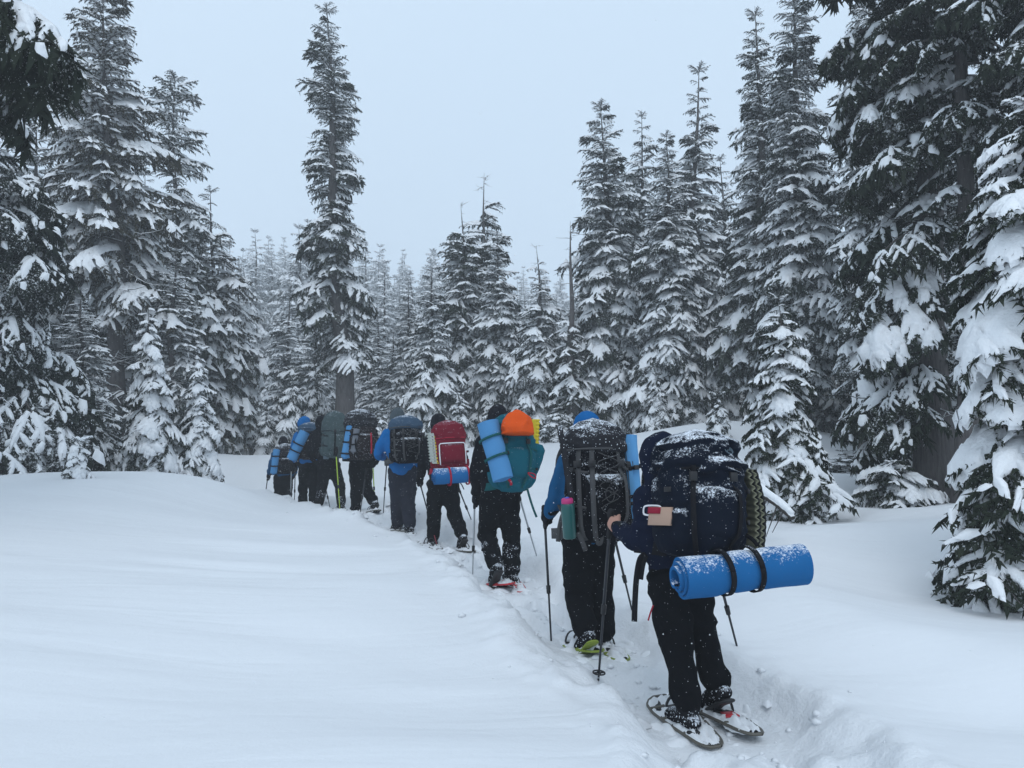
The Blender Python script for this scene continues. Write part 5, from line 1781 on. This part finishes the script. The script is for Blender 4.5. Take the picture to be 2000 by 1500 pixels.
hang(S3, [(1028, 948, 6.7), (1034, 970, 6.75), (1041, 992, 6.8), (1048, 1010, 6.85)], .020, "green_webbing")
hang(S3, [(1031, 923, 6.5), (1044, 926, 6.45), (1046, 934, 6.45), (1038, 931, 6.45), (1031, 924, 6.5)], .010, "red_webbing", "red_loop")
hang(S3, [(993, 936, 6.48), (998, 942, 6.47), (998, 948, 6.47)], .022, "red_webbing", "red_loop")
roll("sky blue foam mat standing diagonally on the left side of the teal backpack", P(982, 936, 6.52), P(951, 826, 6.62), .108, 'foam_blue', (.38, .72), "green_webbing", seed=3, turns=3.6, core=.25, poke=.02, taper=.05)
egg_pad("yellow egg crate pad peeking out right of the orange cover", P(1038, 878, 6.95), P(1040, 819, 6.95), F3.r * .11, F3.f * .10, ('foam_yellow', 'foam_yellow'), 4, .008, 8)
pole("pale grey trekking pole held low by the black gloved hand left of the teal pack", W3['haL'] + np.array([0, .02, 0]), tip_at(922, 1140, 7.1), "pole_grey")
pole("pale grey trekking pole slanting down right of the teal pack hiker's legs", P(1012, 962, 7.35), tip_at(1053, 1112, 7.5), "pole_grey")
snowshoe("red framed snowshoe hanging from the raised left boot below the teal pack", gpt(974, 1132, 7.0, .05), 20, 'red_plastic', 'red_plastic', L=.66, W=.22, pitch=-10, seed=5, snow=1.5, roll_=5)
snowshoe("red framed snowshoe flat in the snow below the teal pack, under the right boot", gpt(1004, 1138, 7.05, .02), 14, 'red_plastic', 'red_plastic', L=.60, W=.20, seed=6, snow=1.5)

# ================================================================ hiker 4: red pack
rt, W4, F4 = person(dict(
    head=(856, 832, .0), neck=(858, 852, .0), shL=(839, 864, .0), shR=(888, 864, .08), elL=(825, 905, .0), elR=(905, 905, .05), wrL=(822, 930, .08), haL=(819, 939, .12),
    wrR=(895, 935, .25), haR=(891, 941, .3), pelvis=(864, 938, .0), hipL=(852, 950, .0), hipR=(877, 950, .03), knL=(848, 1000, .06), anL=(846, 1052, .15),
    knR=(886, 1000, .0), anR=(903, 1046, -.15)), 9.2, 20, "hiker in black with black beanie carrying the dark red pack", dict(jacket='black_jacket', trousers='black_trousers'),
    hat=('beanie', 'beanie_black'), voxel=.02, seed=4, heels=(0, 35))
S4 = pack("dark red backpack with snow on its rounded lid and an arched front pocket", P(880, 922, 8.92), P(874, 838, 8.98), F4, .40, .32, 'red_pack', "red_webbing", seed=41, lidk=(.70, 1.20), verts=(), amp=.008, res=(50, 60), comp=(.4,))
ar = S4.pt(np.concatenate([np.linspace(.15, .60, 8), np.linspace(.63, .63, 10), np.linspace(.60, .15, 8)]), np.concatenate([np.full(8, R(130)), np.linspace(R(126), R(54), 10), np.full(8, R(50))]), .030)
A = Acc(); add_tube(A, ar - S4.org, np.full(len(ar), .007), 5); link("piping", A.mesh("piping"), MATS["snow_lump"], S4.root)
hang(S4, [(895, 940, 8.7), (889, 948, 8.7), (887, 957, 8.7)], .012, "black_webbing")
hang(S4, [(896, 940, 8.7), (902, 947, 8.7), (906, 956, 8.7)], .012, "black_webbing")
roll("blue foam mat with two red straps under the dark red backpack", P(848, 932, 8.60), P(926, 927, 8.72), .108, 'foam_royal', (.36, .82), "red_webbing", seed=1, turns=3.0, core=.35)
egg_pad("white and yellow egg crate pad upright on the left side of the dark red backpack", P(851, 905, 8.84), P(845, 846, 8.90), F4.f * .16, F4.r * .10, ('foam_pale', 'foam_pale', 'foam_yellow', 'foam_yellow'), 4, .009, 10)
pole("dark trekking pole with red middle section below the dark red pack", W4['haL'], tip_at(858, 1072, 9.25), "pole_black", "pole_red")
pole("dark trekking pole behind the striding right leg below the red backpack", P(895, 952, 9.5), tip_at(926, 1045, 9.7), "pole_black")
snowshoe("dark snowshoe planted under the dark red pack hiker's left boot", gpt(842, 1060, 9.2, .02), 25, 'bronze_frame', 'plastic_black', seed=7, snow=1.2)
snowshoe("dark snowshoe trailing under the lifted right boot below the red backpack", gpt(908, 1072, 9.0, .02), 20, 'bronze_frame', 'plastic_black', seed=8, snow=1.2, pitch=-6)

# ================================================================ hiker 5: bright blue jacket
rt, W5, F5 = person(dict(
    head=(776, 819, .05), neck=(780, 838, .0), shL=(757, 848, .0), shR=(808, 848, .08), elL=(738, 884, .0), elR=(824, 885, .05), wrL=(748, 893, .22), haL=(754, 897, .3),
    wrR=(815, 905, .3), haR=(812, 908, .36), pelvis=(786, 908, .0), hipL=(776, 928, .0), hipR=(797, 928, .03), knL=(776, 980, .06), anL=(777, 1026, .12),
    knR=(797, 980, .0), anR=(800, 1026, -.16)), 10.0, 30, "hiker in a bright blue jacket and slate trousers with a grey beanie", dict(jacket='bright_blue_jacket', trousers='slate_trousers'),
    hat=('beanie', 'beanie_grey'), voxel=.022, seed=5, thick=1.06, leg=.94, hem=.02)
S5 = pack("black and navy backpack with snow along its bottom, on the bright blue jacket", P(796, 904, 9.74), P(792, 828, 9.80), F5, .42, .30, 'black_pack', "grey_webbing", seed=51, lidmat='blue_grey_pack', lidk=(.84, 1.22), verts=(40, 70, 116, 150), amp=.009, res=(46, 56), cords=True)
pole("dark trekking pole showing under the bright blue jacket's bent left arm", P(757, 880, 10.4), tip_at(748, 985, 11.1), "pole_black")
pole("dark trekking pole hidden behind the slate trousers", P(805, 905, 10.35), tip_at(806, 1015, 10.5), "pole_black")
snowshoe("dark snowshoe jutting left of the slate trousers", gpt(779, 1028, 10.1, .03), 38, 'bronze_frame', 'plastic_black', seed=9, snow=1.0, pitch=-5)
snowshoe("dark snowshoe half buried below the slate trousers", gpt(795, 1036, 9.95, .01), 32, 'bronze_frame', 'plastic_black', seed=10, snow=1.6)

# ================================================================ hiker 6
rt, W6, F6 = person(dict(
    head=(706, 818, .1), neck=(706, 834, .0), shL=(685, 842, .0), shR=(727, 842, .06), elL=(678, 880, .0), elR=(738, 880, .05), wrL=(690, 900, .2), haL=(694, 904, .26),
    wrR=(733, 903, .2), haR=(730, 907, .26), pelvis=(703, 902, .0), hipL=(695, 915, .0), hipR=(713, 915, .03), knL=(695, 958, .06), anL=(694, 998, .12),
    knR=(716, 955, .05), anR=(731, 981, -.12)), 11.3, 28, "hiker in black with a lime pole at the right hand and right heel raised", dict(jacket='black_jacket', trousers='black_trousers'),
    hat=('beanie', 'beanie_black'), voxel=.024, seed=6, heels=(0, 40))
S6 = pack("dark brownish pack with snowy top and a thin red strip on its back", P(706, 897, 11.05), P(704, 820, 11.12), F6, .46, .32, 'brown_black_pack', "black_webbing", seed=61, lidmat='charcoal_pack', lidk=(.78, 1.27), verts=(118,), amp=.011, res=(46, 56))
kk = np.linspace(.10, .62, 10)
link("red_strip", ribbon(S6.pt(kk, np.full(10, R(72)), .060) - S6.org, .022, S6.back, .6).mesh("red_strip"), MATS["red_webbing"], S6.root)
roll("slim blue mat upright on the left of the pack with the red strip", P(674, 893, 10.92), P(685, 832, 10.98), .072, 'foam_blue', (.12, .48, .85), "black_webbing", seed=2, turns=2.5)
roll("short grey roll beside the slim blue mat, pack with the red strip", P(690, 882, 10.86), P(696, 838, 10.9), .052, 'grey_roll', (.3, .75), "black_webbing", seed=3, turns=2.5, core=.2)
pole("lime green trekking pole right of the hiker with the raised heel", P(728, 900, 11.6), tip_at(733, 988, 11.7), "pole_lime", "pole_lime")
pole("black trekking pole crossing below the legs of the hiker with the raised heel", P(714, 925, 11.1), tip_at(702, 1004, 11.15), "pole_black")
snowshoe("snow crusted snowshoe flat under the left boot of the lime pole hiker", gpt(697, 1003, 11.3, .01), 28, 'bronze_frame', 'plastic_black', seed=11, snow=1.5)
snowshoe("snow crusted snowshoe kicking up loose snow under the raised heel", gpt(728, 996, 11.2, .03), 25, 'bronze_frame', 'plastic_black', seed=12, snow=1.5, pitch=-10)

# ================================================================ hiker 7
rt, W7, F7 = person(dict(
    head=(629, 826, .05), neck=(632, 842, .0), shL=(616, 848, .0), shR=(656, 850, .06), elL=(606, 880, .0), elR=(668, 880, .05), wrL=(612, 898, .15), haL=(615, 902, .2),
    wrR=(660, 884, .1), haR=(656, 882, .16), pelvis=(642, 905, .0), hipL=(633, 915, .0), hipR=(652, 915, .03), knL=(630, 950, .06), anL=(623, 984, .1),
    knR=(664, 950, .0), anR=(667, 984, -.06)), 12.8, 28, "hiker in black under the grey green pack, legs apart", dict(jacket='black_jacket', trousers='black_trousers'),
    hood=True, voxel=.026, seed=7, gaiter=True)
S7 = pack("tall rounded grey green backpack", P(652, 894, 12.52), P(655, 822, 12.58), F7, .42, .32, 'grey_green_pack', "black_webbing", seed=71, lidk=(.62, 1.27), verts=(100,), amp=.009, res=(44, 52))
q = P(637, 884, 12.45)
bt = empty("water_bottle", q, "clear grey water bottle in the grey green pack's left pocket", "bottle")
A = Acc(); add_tube(A, np.array([[0, 0, -.11], [0, 0, -.10], [0, 0, .06], [0, 0, .09]]), np.array([.04, .046, .046, .03]), 16); link("bottle_body", A.mesh("bottle_body"), MATS["logo_grey"], bt)
A = Acc(); add_tube(A, np.array([[0, 0, .092], [0, 0, .12]]), np.array([.036, .034]), 16); link("bottle_lid", A.mesh("bottle_lid"), MATS["white_plastic"], bt)
pole("lime green trekking pole crossing in front of the grey green pack hiker's right leg", P(656, 882, 12.35), tip_at(665, 990, 12.6), "pole_lime", "pole_lime")
pole("thin dark trekking pole between two hikers near the line's front", P(632, 935, 12.9), tip_at(648, 988, 12.9), "pole_black")
snowshoe("snowy snowshoe under the grey green pack hiker's right boot", gpt(668, 994, 12.7, .02), 28, 'bronze_frame', 'plastic_black', seed=13, snow=1.3)
snowshoe("snowy snowshoe under the grey green pack hiker's left boot", gpt(622, 990, 12.9, .02), 28, 'bronze_frame', 'plastic_black', seed=14, snow=1.3)

# ================================================================ hiker 8
rt, W8, F8 = person(dict(
    head=(594, 827, .0), neck=(597, 843, .0), shL=(582, 851, .0), shR=(616, 851, .05), elL=(573, 878, .0), elR=(624, 880, .05), wrL=(576, 900, .15), haL=(578, 904, .2),
    wrR=(620, 902, .15), haR=(618, 906, .2), pelvis=(603, 902, .0), hipL=(595, 915, .0), hipR=(612, 915, .03), knL=(592, 952, .06), anL=(592, 986, .06),
    knR=(612, 952, .0), anR=(612, 988, -.05)), 13.4, 30, "hiker with a bright blue hood, second from the front of the line", dict(jacket='bright_blue_jacket', trousers='black_trousers'),
    hood=True, voxel=.028, seed=8)
S8 = pack("black and grey pack with blue grey lid below the bright blue hood", P(607, 897, 13.15), P(606, 838, 13.2), F8, .42, .30, 'brown_black_pack', "black_webbing", seed=81, lidmat='blue_grey_pack', lidk=(.84, 1.22), verts=(118,), amp=.010, res=(40, 48))
roll("thick blue mat tilted across the left side of the pack below the bright blue hood", P(569, 896, 12.9), P(595, 843, 12.95), .105, 'foam_blue', (.3, .55), "black_webbing", seed=1, turns=3, core=.3)
pole("thin dark trekking pole under the right sleeve of the bright blue hooded hiker", P(618, 905, 13.6), tip_at(624, 975, 13.8), "pole_black")
pole("thin dark trekking pole between the two front hikers", P(577, 905, 13.6), tip_at(575, 975, 13.9), "pole_black")
snowshoe("left snowshoe of the bright blue hooded hiker, nearly buried", gpt(590, 992, 13.4, .0), 30, 'bronze_frame', 'plastic_black', seed=15)
snowshoe("right snowshoe of the bright blue hooded hiker, nearly buried", gpt(612, 992, 13.3, .0), 30, 'bronze_frame', 'plastic_black', seed=16)

# ================================================================ hiker 9: the first of the line
rt, W9, F9 = person(dict(
    head=(553, 866, .0), neck=(553, 880, .0), shL=(538, 886, .0), shR=(569, 886, .05), elL=(529, 908, .0), elR=(577, 910, .05), wrL=(525, 924, .12), haL=(523, 931, .16),
    wrR=(574, 928, .15), haR=(572, 932, .2), pelvis=(553, 932, .0), hipL=(545, 940, .0), hipR=(561, 940, .03), knL=(544, 966, .06), anL=(545, 994, .06),
    knR=(562, 966, .0), anR=(562, 995, -.05)), 14.4, 30, "leading hiker in dark blue jacket, smallest and farthest of the line", dict(jacket='blue_jacket', trousers='black_trousers'),
    hat=('beanie', 'beanie_black'), voxel=.028, seed=9, leg=.96, scale=.9)
S9 = pack("dark pack with snowy top on the leading hiker", P(557, 925, 14.15), P(557, 878, 14.2), F9, .40, .28, 'black_pack', "black_webbing", seed=91, lidmat='charcoal_pack', lidk=(.72, 1.25), verts=(118,), amp=.010, res=(36, 44))
roll("slim blue mat upright on the left side of the leading hiker's pack", P(534, 924, 13.95), P(540, 878, 14.0), .068, 'foam_blue', (.3, .72), "black_webbing", seed=2, turns=2.5)
pole("thin dark trekking pole standing left of the leading hiker", W9['haL'], tip_at(515, 990, 14.6), "pole_black")
pole("thin grey trekking pole in front of the leading hiker's right leg", P(569, 912, 14.0), tip_at(568, 960, 14.1), "pole_grey")
snowshoe("left snowshoe of the leading hiker, sunk behind the snow bank", gpt(545, 996, 14.4, -.02), 30, 'bronze_frame', 'plastic_black', seed=17)
snowshoe("right snowshoe of the leading hiker, sunk behind the snow bank", gpt(562, 996, 14.3, -.02), 30, 'bronze_frame', 'plastic_black', seed=18)

# ---- heaps of kicked-up snow round the feet
kp = Acc()
rs = np.random.RandomState(14)
for (hx, hy, hz_) in PADS:
    for i in range(15):
        an = rs.uniform(0, 6.28); rr = rs.uniform(.12, .36)
        x, y = hx + math.cos(an) * rr * .8, hy + math.sin(an) * rr * 1.25
        z = gz(x, y)
        s_ = rs.uniform(.03, .075)
        n_ = 12
        u = np.linspace(0, 1, 6)[:, None]; a = np.linspace(0, 2 * math.pi, n_, endpoint=False)[None]
        rad = s_ * u * (1 + .35 * np.sin(a * 2 + i) + .2 * np.sin(a * 5 + i * 2))
        g = np.stack([x + rad * np.cos(a), y + rad * np.sin(a) * 1.2, z - .012 + s_ * .62 * (1 - u ** 1.7) * np.ones_like(a)], -1).reshape(-1, 3)
        g = g + .3 * s_ * np.stack([fbm(g * 16 + q, 2, i) for q in (0, 7, 13)], -1)
        ii = np.arange(6 * n_).reshape(6, n_)
        kp.add(g, np.stack([ii[:-1], ii[1:], np.roll(ii, -1, 1)[1:], np.roll(ii, -1, 1)[:-1]], -1).reshape(-1, 4))
ko = link("kicked_snow", kp.mesh("kicked_snow"), MATS["snow_lump"])
tag(ko, "low heaps of powder snow thrown up round the hikers' feet", None, None, "stuff")

# ---- loose clods of snow in the trodden trail
rs = np.random.RandomState(4)
cl = Acc()
ico_v = np.array([[1, 0, 0], [-1, 0, 0], [0, 1, 0], [0, -1, 0], [0, 0, 1], [0, 0, -1], [.7, .7, .2], [-.7, .7, .1], [.7, -.7, 0], [-.7, -.7, .2]], float)
ico_f = [(4, 0, 6), (4, 6, 2), (4, 2, 7), (4, 7, 1), (4, 1, 9), (4, 9, 3), (4, 3, 8), (4, 8, 0), (5, 6, 0), (5, 2, 6), (5, 7, 2), (5, 1, 7), (5, 9, 1), (5, 3, 9), (5, 8, 3), (5, 0, 8)]
cx, cy = [], []
for a, b in zip(TRAIL[:-4], TRAIL[1:-3]):
    L = np.linalg.norm(b[:2] - a[:2])
    d = (b[:2] - a[:2]) / L
    n = int(L * 60)
    t = rs.rand(n) * L
    s_ = rs.normal(size=n) * .33
    cx += list(a[0] + d[0] * t - d[1] * s_); cy += list(a[1] + d[1] * t + d[0] * s_)
cx, cy = np.array(cx), np.array(cy)
cz = ground(cx, cy)
for x, y, z in zip(cx, cy, cz):
    s_ = .006 + .03 * rs.rand() ** 4
    rt_ = np.array(Matrix.Rotation(rs.uniform(0, 6.28), 3, 'Z'))
    cl.add((ico_v * rs.uniform(.6, 1.15, (10, 1)) * s_ * [1, 1, .7]) @ rt_.T + [x, y, z + s_ * .2], ico_f)
co2 = link("snow_clods", cl.mesh("snow_clods"), MATS["snow_lump"])
tag(co2, "small clods of snow kicked loose along the trail", None, None, "stuff")

# ================================================================ falling snow and the air
rs = np.random.RandomState(8)
vs_, fs_ = [], []
oct_v = np.array([[1, 0, -.35], [-.5, .87, -.35], [-.5, -.87, -.35], [0, 0, 1]], float)
oct_f = np.array([[0, 1, 3], [1, 2, 3], [2, 0, 3], [0, 2, 1]])


def flakes(n, y0, y1, r0, r1):
    y = (rs.uniform(y0 ** 3, y1 ** 3, n)) ** (1 / 3)
    x = rs.uniform(-.95, .95, n) * y
    z = CAM[2] + rs.uniform(-.62, .75, n) * y
    k = z > -1.0
    p = np.stack([x, y, z], -1)[k]
    p = p[p[:, 2] > ground(p[:, 0], p[:, 1], False) + .02]
    r = rs.uniform(r0, r1, (len(p), 1, 1)) * rs.uniform(.6, 1.2, (len(p), 1, 3))
    return (p[:, None] + oct_v[None] * r)


V = np.concatenate([flakes(80, .9, 1.6, .0010, .0020), flakes(3200, 1.5, 6, .0010, .0023), flakes(8000, 6, 14, .0028, .0058), flakes(9000, 14, 30, .006, .0105)])
nfl = len(V)
F = (oct_f[None] + (np.arange(nfl) * 4)[:, None, None]).reshape(-1, 3)
fm = mesh_from("falling_snow", V.reshape(-1, 3), F)
m, t_, b_ = principled("snowflake", (0.9, 0.93, 0.96), 0.8, 0.1)
fo = link("falling_snow", fm, m)
tag(fo, "snowflakes drifting down through the air all over the clearing", None, None, "stuff")

hz = Acc()
x0, x1, y0, y1, z0, z1 = -150, 150, -12, 190, -4.0, 62.0
v = [(x, y, z) for x in (x0, x1) for y in (y0, y1) for z in (z0, z1)]
hz.add(v, [(0, 1, 3, 2), (4, 6, 7, 5), (0, 4, 5, 1), (2, 3, 7, 6), (0, 2, 6, 4), (1, 5, 7, 3)])
hm = bpy.data.materials.new("haze")
hm.use_nodes = True
hm.node_tree.nodes.clear()
o_ = hm.node_tree.nodes.new("ShaderNodeOutputMaterial")
pv = hm.node_tree.nodes.new("ShaderNodeVolumePrincipled")
pv.inputs["Color"].default_value = (0.93, 0.95, 0.97, 1)
pv.inputs["Density"].default_value = HAZE
hm.node_tree.links.new(pv.outputs[0], o_.inputs["Volume"])
ho = link("haze", hz.mesh("haze", False), hm)
tag(ho, "pale air thick with falling snow", None, None, "stuff")
ho.visible_shadow = True
bpy.context.view_layer.update()
